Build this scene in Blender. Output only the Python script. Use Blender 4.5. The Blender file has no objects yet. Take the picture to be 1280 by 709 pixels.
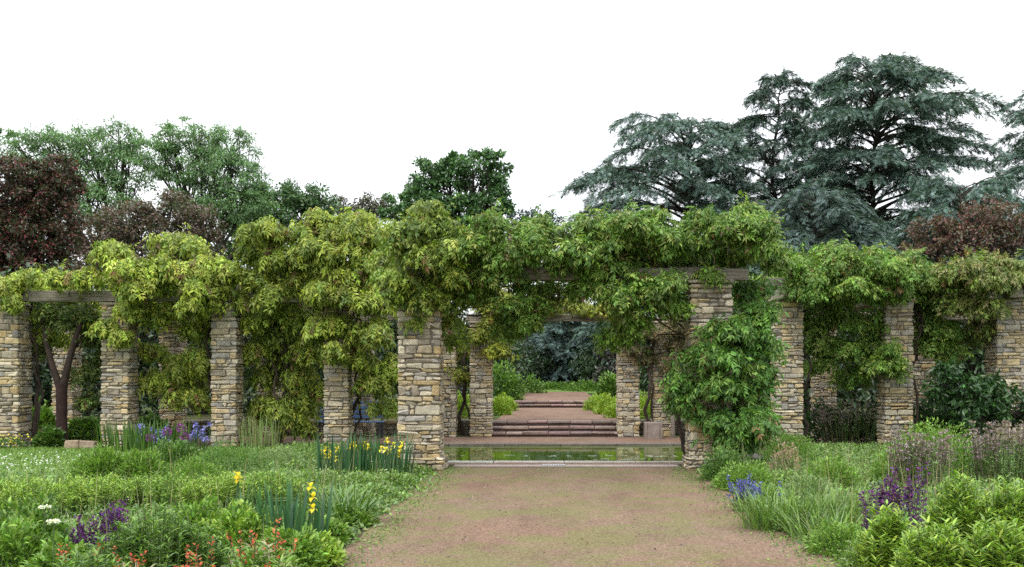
import bpy, math
import numpy as np

# ------------------------------------------------------------------ camera, sky, sun, exposure
SC = bpy.context.scene
COL = SC.collection
F, VX, VY, EYE = 1244.4, 685.0, 471.0, 1.6
cam = bpy.data.cameras.new("camera")
cam.lens, cam.sensor_width = 35.0, 36.0
cam.shift_x, cam.shift_y = -0.0352, 0.0910
cam.clip_start, cam.clip_end = 0.1, 2000.0
camo = bpy.data.objects.new("camera", cam)
camo.location = (0, 0, EYE)
camo.rotation_euler = (math.radians(90), 0, 0)
COL.objects.link(camo)
SC.camera = camo

SUN_EL, SUN_AZ = 58.0, 205.0        # degrees; azimuth measured clockwise from +Y (behind the camera, to the left)
world = bpy.data.worlds.new("World")
SC.world = world
world.use_nodes = True
wn, wl = world.node_tree.nodes, world.node_tree.links
wn.clear()
wo = wn.new("ShaderNodeOutputWorld")
bg = wn.new("ShaderNodeBackground")
bg.inputs["Strength"].default_value = 0.10
sky = wn.new("ShaderNodeTexSky")
sky.sky_type = 'NISHITA'
sky.sun_disc = False
sky.sun_elevation = math.radians(SUN_EL)
sky.sun_rotation = math.radians(SUN_AZ)
sky.dust_density = 4.0
tc = wn.new("ShaderNodeTexCoord")
cn = wn.new("ShaderNodeTexNoise")
cn.inputs["Scale"].default_value = 2.2
cn.inputs["Detail"].default_value = 5
cr = wn.new("ShaderNodeValToRGB")     # the cloud deck: thick grey-white overcast
cr.color_ramp.elements[0].position, cr.color_ramp.elements[0].color = 0.3, (13.5, 14.0, 14.8, 1)
cr.color_ramp.elements[1].position, cr.color_ramp.elements[1].color = 0.7, (16.0, 16.2, 16.4, 1)
mx = wn.new("ShaderNodeMix")
mx.data_type = 'RGBA'
mx.inputs["Factor"].default_value = 0.88
wl.new(tc.outputs["Generated"], cn.inputs["Vector"])
wl.new(cn.outputs["Fac"], cr.inputs["Fac"])
wl.new(sky.outputs["Color"], mx.inputs["A"])
sx = wn.new("ShaderNodeSeparateXYZ")
wl.new(tc.outputs["Generated"], sx.inputs["Vector"])
gr = wn.new("ShaderNodeMath"); gr.operation = 'MULTIPLY_ADD'      # an overcast sky is about three times as bright overhead as at the horizon
gr.inputs[1].default_value, gr.inputs[2].default_value = 1.25, .56
gr.use_clamp = False
wl.new(sx.outputs["Z"], gr.inputs[0])
gx = wn.new("ShaderNodeMath"); gx.operation = 'MAXIMUM'; gx.inputs[1].default_value = .5
wl.new(gr.outputs[0], gx.inputs[0])
sc_ = wn.new("ShaderNodeVectorMath"); sc_.operation = 'SCALE'
wl.new(cr.outputs["Color"], sc_.inputs[0]); wl.new(gx.outputs[0], sc_.inputs["Scale"])
wl.new(sc_.outputs["Vector"], mx.inputs["B"])
wl.new(mx.outputs["Result"], bg.inputs["Color"])
wl.new(bg.outputs["Background"], wo.inputs["Surface"])

sun = bpy.data.lights.new("sun", 'SUN')
sun.energy, sun.angle, sun.color = 1.4, math.radians(14), (1.0, 0.96, 0.9)
suno = bpy.data.objects.new("sun", sun)
el, az = math.radians(SUN_EL), math.radians(SUN_AZ)
suno.rotation_euler = (math.radians(90) - el, 0, -az + math.pi)
suno.location = (-10, -10, 30)
COL.objects.link(suno)

SC.view_settings.view_transform = 'Standard'
SC.view_settings.look = 'None'
SC.view_settings.gamma = 1.0
SC.view_settings.use_curve_mapping = False
SC.view_settings.exposure = 0.45
SC.cycles.max_bounces = 7
SC.cycles.diffuse_bounces = 2
SC.cycles.transmission_bounces = 4
SC.cycles.glossy_bounces = 3
SC.cycles.use_denoising = False

# ------------------------------------------------------------------ helpers
rng = np.random.default_rng(11)


def W(px, py, Y):
    """point at distance Y that the photograph shows near (px, py)"""
    return np.array([(px - VX) * Y / F, Y, EYE + (VY - py) * Y / F])


def nrm(v):
    return v / np.maximum(np.linalg.norm(v, axis=-1, keepdims=True), 1e-9)


def tag(o, label=None, cat=None, group=None, kind=None):
    if label: o["label"] = label
    if cat: o["category"] = cat
    if group: o["group"] = group
    if kind: o["kind"] = kind
    return o


def empty(name, loc, label=None, cat=None, group=None):
    o = bpy.data.objects.new(name, None)
    o.location = [float(v) for v in loc]
    o.empty_display_size = 0.2
    COL.objects.link(o)
    return tag(o, label, cat, group)


class MB:
    """collects vertices and faces (with a colour for every face) and links them as ONE mesh object"""
    def __init__(s):
        s.v, s.n, s.q, s.t, s.qc, s.tc, s.qm, s.tm = [], 0, [], [], [], [], [], []

    def add(s, v, quads=None, tris=None, qc=None, tcol=None, m=0):
        v = np.asarray(v, float).reshape(-1, 3)
        s.v.append(v)
        if quads is not None and len(quads):
            q = np.asarray(quads, int).reshape(-1, 4)
            s.q.append(q + s.n)
            s.qc.append(np.broadcast_to(np.asarray(qc if qc is not None else (1, 1, 1), float), (len(q), 3)))
            s.qm.append(np.full(len(q), m))
        if tris is not None and len(tris):
            t = np.asarray(tris, int).reshape(-1, 3)
            s.t.append(t + s.n)
            c = tcol if tcol is not None else (qc if qc is not None and np.ndim(qc) == 1 else (1, 1, 1))
            s.tc.append(np.broadcast_to(np.asarray(c, float), (len(t), 3)))
            s.tm.append(np.full(len(t), m))
        s.n += len(v)

    def build(s, name, mats, parent=None, smooth=False, loc=(0, 0, 0)):
        if not isinstance(mats, (list, tuple)):
            mats = [mats]
        loc = np.asarray(loc, float)
        V = np.concatenate(s.v) - loc
        q = np.concatenate(s.q) if s.q else np.zeros((0, 4), int)
        t = np.concatenate(s.t) if s.t else np.zeros((0, 3), int)
        me = bpy.data.meshes.new(name)
        me.vertices.add(len(V))
        me.vertices.foreach_set("co", V.astype(np.float32).ravel())
        nl, nf = q.size + t.size, len(q) + len(t)
        me.loops.add(nl)
        me.loops.foreach_set("vertex_index", np.concatenate([q.ravel(), t.ravel()]).astype(np.int32))
        me.polygons.add(nf)
        st = np.concatenate([np.arange(len(q)) * 4, q.size + np.arange(len(t)) * 3]).astype(np.int32)
        me.polygons.foreach_set("loop_start", st)
        for m in mats:
            me.materials.append(m)
        if len(mats) > 1:
            me.polygons.foreach_set("material_index", np.concatenate(s.qm + s.tm).astype(np.int32))
        me.polygons.foreach_set("use_smooth", np.full(nf, bool(smooth)))
        me.update(calc_edges=True)
        a = me.attributes.new("col", 'FLOAT_COLOR', 'FACE')
        c = np.concatenate(s.qc + s.tc)
        a.data.foreach_set("color", np.concatenate([c, np.ones((len(c), 1))], 1).astype(np.float32).ravel())
        o = bpy.data.objects.new(name, me)
        COL.objects.link(o)
        if parent is not None:
            o.parent = parent
            loc = loc - np.array(parent.location)
        o.location = [float(x) for x in loc]
        return o


# templates: x along the leaf, y across, z out of the leaf
def T(v, q=(), t=()):
    return np.array(v, float), np.array(q, int).reshape(-1, 4), np.array(t, int).reshape(-1, 3)


DIA = T([(0, 0, 0), (.45, -.5, .04), (1, 0, -.06), (.45, .5, .04)], [(0, 1, 2, 3)])
LEAF = T([(0, 0, 0), (.3, -.5, .12), (.3, .0, 0), (.3, .5, .12), (.68, -.38, .02), (.68, 0, -.08), (.68, .38, .02), (1, 0, -.3)],
         [(1, 4, 5, 2), (2, 5, 6, 3)], [(0, 1, 2), (0, 2, 3), (4, 7, 5), (5, 7, 6)])
BLADE = T([(0, -.5, 0), (0, .5, 0), (.4, -.45, .1), (.4, .45, .1), (.75, -.32, .42), (.75, .32, .42), (1, 0, 1)],
          [(0, 2, 3, 1), (2, 4, 5, 3)], [(4, 6, 5)])


def make_pinnate(seed, k=4, ll=.44, lw=.15, droop=.55):
    r = np.random.default_rng(seed)
    vs, qs = [], []
    ts = np.linspace(.15, .88, k) + r.normal(0, .03, k)
    sway = r.uniform(-.25, .25)
    items = [(t, sd) for t in ts for sd in (-1, 1) if r.random() < .93] + [(.93, 0)]
    for t, sd in items:
        base = np.array([t, sway * t * t, -.30 * t * t])
        d = np.array([.62 + r.normal(0, .2), sd * .75 + r.normal(0, .18), -droop + r.normal(0, .3)]) if sd else np.array([1, sway, -.7])
        d = d / np.linalg.norm(d)
        side = np.cross(d, [r.normal(0, .35), r.normal(0, .35), 1]); side /= np.linalg.norm(side)
        L = ll * (1.05 - .35 * abs(t - .5)) * r.uniform(.75, 1.2); n = len(vs)
        w = lw * r.uniform(.8, 1.25)
        vs += [base, base + d * L * .42 - side * w / 2, base + d * L + np.array([0, 0, -.06]), base + d * L * .42 + side * w / 2]
        qs.append((n, n + 1, n + 2, n + 3))
    return T(vs, qs)


PINNS = [make_pinnate(q, 3 + q % 3) for q in range(6)]


def make_spray(n=6):
    """a short cedar twig: narrow needle tufts on both sides"""
    vs, qs = [], []
    r = np.random.default_rng(3)
    for i in range(n):
        t = i / n * .75
        sd = -1 if i % 2 else 1
        d = np.array([.8, sd * .5, -.15 + .2 * r.random()]); d /= np.linalg.norm(d)
        s = np.cross(d, [0, 0, 1]); s /= np.linalg.norm(s)
        b = np.array([t, 0, -.15 * t * t]); L = .42; k = len(vs)
        vs += [b, b + d * L * .5 - s * .055, b + d * L, b + d * L * .5 + s * .055]
        qs.append((k, k + 1, k + 2, k + 3))
    k = len(vs)
    vs += [np.array([.3, 0, 0]), np.array([.7, -.05, -.05]), np.array([1.1, 0, -.2]), np.array([.7, .05, -.05])]
    qs.append((k, k + 1, k + 2, k + 3))
    return T(vs, qs)


SPRAY = make_spray()


def scatter(mb, tm, pos, d, up, L, Wd, H, col, m=0):
    tv, tq, tt = tm
    N = len(pos)
    if not N:
        return
    x = nrm(d)
    y = nrm(np.cross(up, x) + 1e-6)
    z = np.cross(x, y)
    L, Wd, H = (np.broadcast_to(np.asarray(a, float), (N,)) for a in (L, Wd, H))
    V = (pos[:, None, :] + tv[None, :, 0, None] * (x * L[:, None])[:, None, :]
         + tv[None, :, 1, None] * (y * Wd[:, None])[:, None, :] + tv[None, :, 2, None] * (z * H[:, None])[:, None, :])
    off = (np.arange(N) * len(tv))[:, None, None]
    col = np.broadcast_to(np.asarray(col, float), (N, 3))
    mb.add(V.reshape(-1, 3), (tq[None] + off).reshape(-1, 4) if len(tq) else None, (tt[None] + off).reshape(-1, 3) if len(tt) else None,
           np.repeat(col, len(tq), 0), np.repeat(col, len(tt), 0), m)


def tube(mb, pts, rad, col=(1, 1, 1), sides=7, m=0):
    p = np.asarray(pts, float)
    n = len(p)
    rad = np.broadcast_to(np.asarray(rad, float), (n,))
    t = nrm(np.gradient(p, axis=0))
    ref = np.array([.31, .17, .93]) if abs(t[0][2]) < .9 else np.array([1., .1, 0])
    a = nrm(np.cross(t, ref)); b = np.cross(t, a)
    an = np.linspace(0, 2 * np.pi, sides, endpoint=False)
    V = p[:, None] + rad[:, None, None] * (a[:, None] * np.cos(an)[None, :, None] + b[:, None] * np.sin(an)[None, :, None])
    i, j = np.meshgrid(np.arange(n - 1), np.arange(sides), indexing='ij')
    k = (j + 1) % sides
    q = np.stack([i * sides + j, i * sides + k, (i + 1) * sides + k, (i + 1) * sides + j], -1).reshape(-1, 4)
    mb.add(V.reshape(-1, 3), q, None, col, m=m)


def wiggle(a, b, n=8, amp=.1, sag=0.0, r=None):
    r = r or rng
    t = np.linspace(0, 1, n)[:, None]
    p = np.asarray(a) * (1 - t) + np.asarray(b) * t
    w = np.cumsum(r.normal(0, 1, (n, 3)), 0)
    w -= w[0] * (1 - t) + w[-1] * t
    p = p + w * amp * np.linalg.norm(np.asarray(b) - np.asarray(a)) / n
    p[:, 2] += sag * 4 * (t * (1 - t))[:, 0]
    return p


def jcol(base, n, v=.18, hue=.08):
    """n leaf colours about one or several base colours"""
    base = np.atleast_2d(np.asarray(base, float))
    c = base[rng.integers(0, len(base), n)]
    return np.clip(c * np.exp(rng.normal(0, v, (n, 1))) * np.exp(rng.normal(0, hue, (n, 3))), 0.002, .9)


def sphere(n):
    return nrm(rng.normal(0, 1, (n, 3)))


def lump(x, y, s=1.0, ph=0.0):
    return (np.sin(x * 1.7 * s + 1.3 + ph) * np.cos(y * 1.1 * s + ph * 2) + np.sin(x * .7 * s - y * 1.9 * s + ph) + .6 * np.sin(x * 3.1 * s + y * 2.7 * s + ph)) / 2.6


BOXC = [(sx, sy, sz) for sx in (-1, 1) for sy in (-1, 1) for sz in (-1, 1)]


def _chamfer_template():
    import itertools
    idx = {}
    for c in BOXC:
        for a in range(3):
            idx[(c, a)] = len(idx)
    qs, ts = [], []
    for a in range(3):
        o = [b for b in range(3) if b != a]
        for s in (-1, 1):
            ring = []
            for u, w in ((-1, -1), (1, -1), (1, 1), (-1, 1)):
                c = [0, 0, 0]; c[a] = s; c[o[0]] = u; c[o[1]] = w
                ring.append(idx[(tuple(c), a)])
            qs.append(ring)
    for a in range(3):           # edges running along axis a
        o = [b for b in range(3) if b != a]
        for u in (-1, 1):
            for w in (-1, 1):
                c0 = [0, 0, 0]; c0[a] = -1; c0[o[0]] = u; c0[o[1]] = w
                c1 = list(c0); c1[a] = 1
                qs.append([idx[(tuple(c0), o[0])], idx[(tuple(c1), o[0])], idx[(tuple(c1), o[1])], idx[(tuple(c0), o[1])]])
    for c in BOXC:
        ts.append([idx[(c, a)] for a in range(3)])
    sg = np.array([k[0] for k in idx], float)
    ax = np.array([k[1] for k in idx])
    V = np.array([[sg[i][b] for b in range(3)] for i in range(24)])
    inset = np.array([[0 if b == ax[i] else 1 for b in range(3)] for i in range(24)], float)
    # wind faces outwards
    def fix(f):
        P = V[f] * (1 - .2 * inset[f])
        n = np.cross(P[1] - P[0], P[2] - P[0])
        return f if n.dot(P.mean(0)) > 0 else f[::-1]
    return V, inset, np.array([fix(q) for q in qs]), np.array([fix(t) for t in ts])


CV, CI, CQ, CT = _chamfer_template()


def boxes(mb, c, h, bev=.01, col=(1, 1, 1), jit=0.0, m=0, rot=None):
    """chamfered blocks: centres c (N,3), half sizes h (N,3)"""
    c = np.atleast_2d(np.asarray(c, float)); h = np.broadcast_to(np.atleast_2d(np.asarray(h, float)), c.shape)
    N = len(c)
    b = np.minimum(bev, h.min(1) * .6)[:, None, None]
    V = CV[None] * (h[:, None, :] - b * CI[None])
    if jit:
        cj = rng.normal(0, jit, (N, 8, 3))
        key = {cc: i for i, cc in enumerate(BOXC)}
        ci = np.array([key[tuple(int(x) for x in v)] for v in CV])
        V = V + cj[:, ci, :]
    if rot is not None:
        V = V @ np.asarray(rot).T
    V = V + c[:, None]
    off = (np.arange(N) * 24)[:, None, None]
    col = np.broadcast_to(np.asarray(col, float), (N, 3))
    mb.add(V.reshape(-1, 3), (CQ[None] + off).reshape(-1, 4), (CT[None] + off).reshape(-1, 3), np.repeat(col, len(CQ), 0), np.repeat(col, len(CT), 0), m)


def rotz(a):
    c, s = math.cos(a), math.sin(a)
    return np.array([[c, -s, 0], [s, c, 0], [0, 0, 1]])


# ------------------------------------------------------------------ materials
def base_mat(name, rough=.6, spec=.4):
    m = bpy.data.materials.new(name)
    m.use_nodes = True
    n, l = m.node_tree.nodes, m.node_tree.links
    p = n["Principled BSDF"]
    p.inputs["Roughness"].default_value = rough
    p.inputs["Specular IOR Level"].default_value = spec
    return m, n, l, p


def noise(n, l, scale, detail=4, coord="Object", rough=.55, stretch=None):
    t = n.new("ShaderNodeTexCoord")
    x = n.new("ShaderNodeTexNoise")
    x.inputs["Scale"].default_value = scale
    x.inputs["Detail"].default_value = detail
    x.inputs["Roughness"].default_value = rough
    if stretch:
        mp = n.new("ShaderNodeMapping")
        mp.inputs["Scale"].default_value = stretch
        l.new(t.outputs[coord], mp.inputs["Vector"]); l.new(mp.outputs["Vector"], x.inputs["Vector"])
    else:
        l.new(t.outputs[coord], x.inputs["Vector"])
    return x.outputs["Fac"]


def ramp(n, l, fac, stops):
    r = n.new("ShaderNodeValToRGB")
    e = r.color_ramp.elements
    while len(e) < len(stops):
        e.new(.5)
    for k, (p, c) in enumerate(stops):
        e[k].position = p; e[k].color = (*c, 1)
    l.new(fac, r.inputs["Fac"])
    return r.outputs["Color"]


def mixc(n, l, a, b, fac, mode='MIX'):
    x = n.new("ShaderNodeMix"); x.data_type = 'RGBA'; x.blend_type = mode
    for v, k in ((fac, "Factor"), (a, "A"), (b, "B")):
        if hasattr(v, "is_linked"):
            l.new(v, x.inputs[k])
        else:
            x.inputs[k].default_value = v if k == "Factor" else (*v, 1)
    return x.outputs["Result"]


def bump(n, l, p, h, strength=.4, dist=.02):
    b = n.new("ShaderNodeBump")
    b.inputs["Strength"].default_value = strength; b.inputs["Distance"].default_value = dist
    l.new(h, b.inputs["Height"]); l.new(b.outputs["Normal"], p.inputs["Normal"])


def leaf_mat(name, rough=.5, spec=.35, trans=.3):
    m, n, l, p = base_mat(name, rough, spec)
    a = n.new("ShaderNodeAttribute"); a.attribute_name = "col"
    l.new(a.outputs["Color"], p.inputs["Base Color"])
    tr = n.new("ShaderNodeBsdfTranslucent")
    tcol = mixc(n, l, a.outputs["Color"], (1.0, 1.15, .55), 1.0, 'MULTIPLY')
    l.new(tcol, tr.inputs["Color"])
    ms = n.new("ShaderNodeMixShader"); ms.inputs[0].default_value = trans
    l.new(p.outputs["BSDF"], ms.inputs[1]); l.new(tr.outputs["BSDF"], ms.inputs[2])
    l.new(ms.outputs["Shader"], n["Material Output"].inputs["Surface"])
    return m


M_LEAF = leaf_mat("leaf", .48, .4, .27)
M_GLOSSY = leaf_mat("glossy_leaf", .36, .5, .25)
M_NEEDLE = leaf_mat("needle", .6, .25, .15)
M_PETAL = leaf_mat("petal", .55, .25, .35)


def attr_mat(name, rough, spec, nscale, amt, bs, bd, detail=6, stain=False):
    m, n, l, p = base_mat(name, rough, spec)
    a = n.new("ShaderNodeAttribute"); a.attribute_name = "col"
    f = noise(n, l, nscale, detail)
    f2 = noise(n, l, nscale * 9, 5)
    c = ramp(n, l, f, [(.25, (1 - amt,) * 3), (.75, (1 + amt,) * 3)])
    c2 = ramp(n, l, f2, [(.3, (1 - amt * .7,) * 3), (.7, (1 + amt * .7,) * 3)])
    o = mixc(n, l, mixc(n, l, a.outputs["Color"], c, 1.0, 'MULTIPLY'), c2, 1.0, 'MULTIPLY')
    if stain:       # lichen and rain stains in patches that run across the stones
        f3 = noise(n, l, 1.7, 6, rough=.65)
        o = mixc(n, l, o, (.085, .085, .06), ramp(n, l, f3, [(.56, (0, 0, 0)), (.74, (.55,) * 3)]))
        f4 = noise(n, l, 4.5, 6, rough=.7)
        o = mixc(n, l, o, (.42, .40, .33), ramp(n, l, f4, [(.60, (0, 0, 0)), (.72, (.5,) * 3)]))
    l.new(o, p.inputs["Base Color"])
    ad = n.new("ShaderNodeMath"); ad.operation = 'ADD'
    l.new(f, ad.inputs[0]); l.new(f2, ad.inputs[1])
    bump(n, l, p, ad.outputs[0], bs, bd)
    return m


M_STONE = attr_mat("rough_stone", .88, .2, 8, .30, .9, .03, stain=True)
M_BARK = attr_mat("bark", .9, .2, 6, .4, .8, .03)
M_CONC = attr_mat("weathered_concrete", .85, .25, 5, .25, .4, .01)
M_PAINT = attr_mat("painted_wood", .5, .4, 6, .12, .2, .004)


def wood_mat():
    m, n, l, p = base_mat("weathered_timber", .85, .2)
    f = noise(n, l, 3, 6, stretch=(.6, 14, 14))
    f2 = noise(n, l, 1.2, 3)
    c = ramp(n, l, f, [(.3, (.085, .075, .065)), (.48, (.24, .22, .195)), (.7, (.42, .40, .36))])
    c2 = ramp(n, l, f2, [(.35, (.62, .6, .5)), (.65, (1.05, 1.0, .96))])
    l.new(mixc(n, l, c, c2, 1.0, 'MULTIPLY'), p.inputs["Base Color"])
    bump(n, l, p, f, .7, .02)
    return m


M_WOOD = wood_mat()


def gravel_mat(name, tint=(1, 1, 1), moss=.5):
    m, n, l, p = base_mat(name, .95, .15)
    g = noise(n, l, 55, 3)
    g2 = noise(n, l, 160, 2)
    big = noise(n, l, .55, 5)
    mid = noise(n, l, 3.2, 5)
    c = ramp(n, l, g, [(.28, (.095 * tint[0], .064 * tint[1], .050 * tint[2])), (.5, (.20 * tint[0], .142 * tint[1], .112 * tint[2])), (.72, (.33 * tint[0], .255 * tint[1], .21 * tint[2]))])
    red = ramp(n, l, big, [(.34, (1.0, .92, .89)), (.66, (.98, 1.0, .97))])
    c = mixc(n, l, c, red, 1.0, 'MULTIPLY')
    c = mixc(n, l, c, ramp(n, l, g2, [(.3, (.72,) * 3), (.7, (1.25,) * 3)]), 1.0, 'MULTIPLY')
    wear = noise(n, l, 1.4, 7, rough=.7, stretch=(1.0, .35, 1))     # trodden and damp patches along the walking line
    c = mixc(n, l, c, ramp(n, l, wear, [(.36, (.80, .78, .76)), (.52, (1.0, 1.0, 1.0)), (.68, (1.14, 1.13, 1.11))]), 1.0, 'MULTIPLY')
    mm = n.new("ShaderNodeMath"); mm.operation = 'MULTIPLY_ADD'
    l.new(mid, mm.inputs[0]); mm.inputs[1].default_value = .55
    b2 = noise(n, l, .8, 3)
    l.new(b2, mm.inputs[2])
    mf = ramp(n, l, mm.outputs[0], [(.68, (0, 0, 0)), (.88, (moss,) * 3)])
    c = mixc(n, l, c, ramp(n, l, g, [(.3, (.06, .07, .02)), (.7, (.17, .18, .06))]), mf)
    l.new(c, p.inputs["Base Color"])
    ad = n.new("ShaderNodeMath"); ad.operation = 'ADD'
    l.new(g, ad.inputs[0]); l.new(mid, ad.inputs[1])
    bump(n, l, p, ad.outputs[0], .6, .015)
    return m


M_GRAVEL = gravel_mat("red_gravel", (.80, .77, .70), .55)
M_GRAVEL2 = gravel_mat("terrace_gravel", (.84, .76, .74), .1)


def soil_mat():
    m, n, l, p = base_mat("garden_soil", .95, .15)
    f = noise(n, l, 1.3, 5); g = noise(n, l, 30, 4)
    c = mixc(n, l, ramp(n, l, g, [(.3, (.025, .02, .012)), (.7, (.075, .06, .035))]), ramp(n, l, g, [(.3, (.035, .06, .014)), (.7, (.09, .14, .03))]),
             ramp(n, l, f, [(.4, (0, 0, 0)), (.6, (1, 1, 1))]))
    l.new(c, p.inputs["Base Color"]); bump(n, l, p, g, .6, .04)
    return m


M_SOIL = soil_mat()


def lawn_mat():
    m, n, l, p = base_mat("lawn_turf", .9, .2)
    f = noise(n, l, 1.5, 5); g = noise(n, l, 60, 3)
    c = mixc(n, l, ramp(n, l, f, [(.35, (.08, .15, .028)), (.65, (.15, .22, .05))]), ramp(n, l, g, [(.3, (.6,) * 3), (.7, (1.3,) * 3)]), 1.0, 'MULTIPLY')
    l.new(c, p.inputs["Base Color"]); bump(n, l, p, g, .6, .03)
    return m


M_LAWN = lawn_mat()


def water_mat():
    m, n, l, p = base_mat("pond_water", .02, .5)
    f = noise(n, l, 1.1, 4)
    l.new(ramp(n, l, f, [(.35, (.04, .07, .008)), (.65, (.075, .12, .014))]), p.inputs["Base Color"])
    p.inputs["IOR"].default_value = 1.33
    w = noise(n, l, 5, 2, stretch=(.5, 1.4, 1))
    bump(n, l, p, w, .035, .02)
    return m


M_WATER = water_mat()

# ------------------------------------------------------------------ the setting: ground, paths, pond
ZT, ZU = .40, .66            # heights of the terrace and of the upper path
PX0, PX1 = -1.78, 2.38       # the front path
POND = (-3.4, 4.0, 18.55, 23.3)


def sheet(name, x0, x1, y0, y1, z0, z1, mat, nx=2, ny=2, amp=0.0, edge=0.0, col=(1, 1, 1)):
    xs, ys = np.linspace(x0, x1, nx), np.linspace(y0, y1, ny)
    X, Y = np.meshgrid(xs, ys, indexing='ij')
    X, Y = X.copy(), Y.copy()
    if edge:
        for i in (0, -1):
            X[i] += edge * lump(ys * 1.7, ys * .9, 1.0, i)
    Z = z0 + (z1 - z0) * (Y - y0) / (y1 - y0) + amp * lump(X, Y, .6)
    i, j = np.meshgrid(np.arange(nx - 1), np.arange(ny - 1), indexing='ij')
    q = np.stack([i * ny + j, (i + 1) * ny + j, (i + 1) * ny + j + 1, i * ny + j + 1], -1).reshape(-1, 4)
    mb = MB(); mb.add(np.stack([X, Y, Z], -1).reshape(-1, 3), q, None, col)
    o = mb.build(name, mat, smooth=True)
    o["kind"] = "structure"
    return o


def ground():
    """one sheet to the horizon with a hole for the pond; it steps up to the terrace behind the retaining walls"""
    xs = [-900, POND[0], POND[1], 900]
    mb = MB()
    def quad(x0, x1, y0, y1, z):
        mb.add([(x0, y0, z), (x1, y0, z), (x1, y1, z), (x0, y1, z)], [(0, 1, 2, 3)])
    quad(-900, 900, -900, POND[2], 0)
    quad(-900, POND[0], POND[2], POND[3], 0)
    quad(POND[1], 900, POND[2], POND[3], 0)
    quad(-900, 900, POND[3], 27.4, 0)
    mb.add([(-900, 27.4, 0), (900, 27.4, 0), (900, 27.4, ZT - .02), (-900, 27.4, ZT - .02)], [(0, 1, 2, 3)])
    quad(-900, 900, 27.4, 39.2, ZT - .02)
    mb.add([(-900, 39.2, ZT - .02), (900, 39.2, ZT - .02), (900, 39.2, ZU - .02), (-900, 39.2, ZU - .02)], [(0, 1, 2, 3)])
    quad(-900, 900, 39.2, 1500, ZU - .02)
    o = mb.build("ground", M_SOIL); o["kind"] = "structure"


ground()
sheet("gravel_path", PX0 - .14, PX1 + .14, -3, 17.55, .006, .006, M_GRAVEL, 12, 60, .0, .07)
sheet("lawn", -16, -5.4, 15.2, 21.8, .004, .004, M_LAWN)
sheet("pond_path", -14, 14, POND[3] + .28, 26.35, .006, .006, M_GRAVEL2)
sheet("terrace_path", .3 - 1.72, .3 + 1.72, 27.32, 38.4, ZT, ZT, M_GRAVEL2, 3, 3)
sheet("upper_path", .3 - 1.72, .3 + 1.72, 39.1, 55, ZU, ZU + .1, M_GRAVEL2, 3, 3)
sheet("far_lawn", -7, 9, 55, 61, ZU + .02, ZU + .25, M_LAWN)
o = sheet("paved_strip", PX0 + .1, PX1 - .05, 17.58, 18.0, .012, .012, M_CONC, col=(.27, .225, .20))
sheet("red_gravel_strip", PX0 - 1.2, PX1 + 1.2, 18.004, 18.3, .01, .01, M_GRAVEL2)
sheet("pond_water", POND[0], POND[1], POND[2], POND[3], -.012, -.012, M_WATER)

t = empty("pond_basin", (.3, 21, 0), "rectangular garden pond with pale worn kerbs behind the stone gateway", "pond")
x0, x1, y0, y1 = POND
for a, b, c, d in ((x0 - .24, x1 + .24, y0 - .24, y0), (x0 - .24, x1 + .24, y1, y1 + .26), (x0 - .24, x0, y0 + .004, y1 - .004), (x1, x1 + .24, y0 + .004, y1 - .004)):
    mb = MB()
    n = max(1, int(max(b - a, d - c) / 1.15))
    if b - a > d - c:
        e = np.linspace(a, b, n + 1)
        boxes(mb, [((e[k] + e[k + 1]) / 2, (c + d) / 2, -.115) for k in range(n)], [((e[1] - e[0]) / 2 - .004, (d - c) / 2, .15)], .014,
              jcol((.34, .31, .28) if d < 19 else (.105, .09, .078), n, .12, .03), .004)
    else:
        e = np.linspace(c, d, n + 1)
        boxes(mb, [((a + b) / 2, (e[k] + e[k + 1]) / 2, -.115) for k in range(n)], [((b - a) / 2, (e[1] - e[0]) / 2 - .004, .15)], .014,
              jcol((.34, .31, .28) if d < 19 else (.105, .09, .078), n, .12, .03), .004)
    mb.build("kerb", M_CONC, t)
mb = MB()
mb.add([(x0, y0, -.6), (x1, y0, -.6), (x1, y1, -.6), (x0, y1, -.6)], [(0, 1, 2, 3)], None, (.06, .07, .03))
mb.build("basin_floor", M_CONC, t)

# floating weed and lily pads on the water
for k, (px, py, lab) in enumerate([(700, 570, "pale lily pad in the long raft across the middle of the pond"), (622, 576.5, "pale lily pad floating by the near left kerb of the pond"),
                                   (778, 574.5, "pale lily pad near the front kerb on the right of the pond"), (822, 570.5, "small lily pad towards the right end of the pond")]):
    c = W(px, py, (EYE + .005) * F / (py - VY))
    r = .075
    an = np.linspace(.25, 2 * np.pi - .25, 12)
    ring = np.stack([r * np.cos(an), r * np.sin(an), np.full(12, .004)], -1)
    mb = MB()
    mb.add(np.concatenate([[[0, 0, 0]], ring]), None, [(0, i2, i2 + 1) for i2 in range(1, 12)], None, jcol((.26, .30, .18), 1, .2)[0])
    pad = tag(mb.build("lily_pad", M_GLOSSY), lab, "lily pad", "lily pads on the pond, " + lab)
    for i in range(16 if k == 0 else 8):
        q = pad if i == 0 else pad.copy()
        if i: COL.objects.link(q)
        q.location = (float(c[0] + rng.normal(0, .75 if k == 0 else .28)), float(c[1] + rng.normal(0, .07)), -.008 + .0004 * i)
        q.rotation_euler = (0, 0, float(rng.uniform(0, 6)))
        q.scale = [float(rng.uniform(.6, 1.2))] * 3

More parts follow.
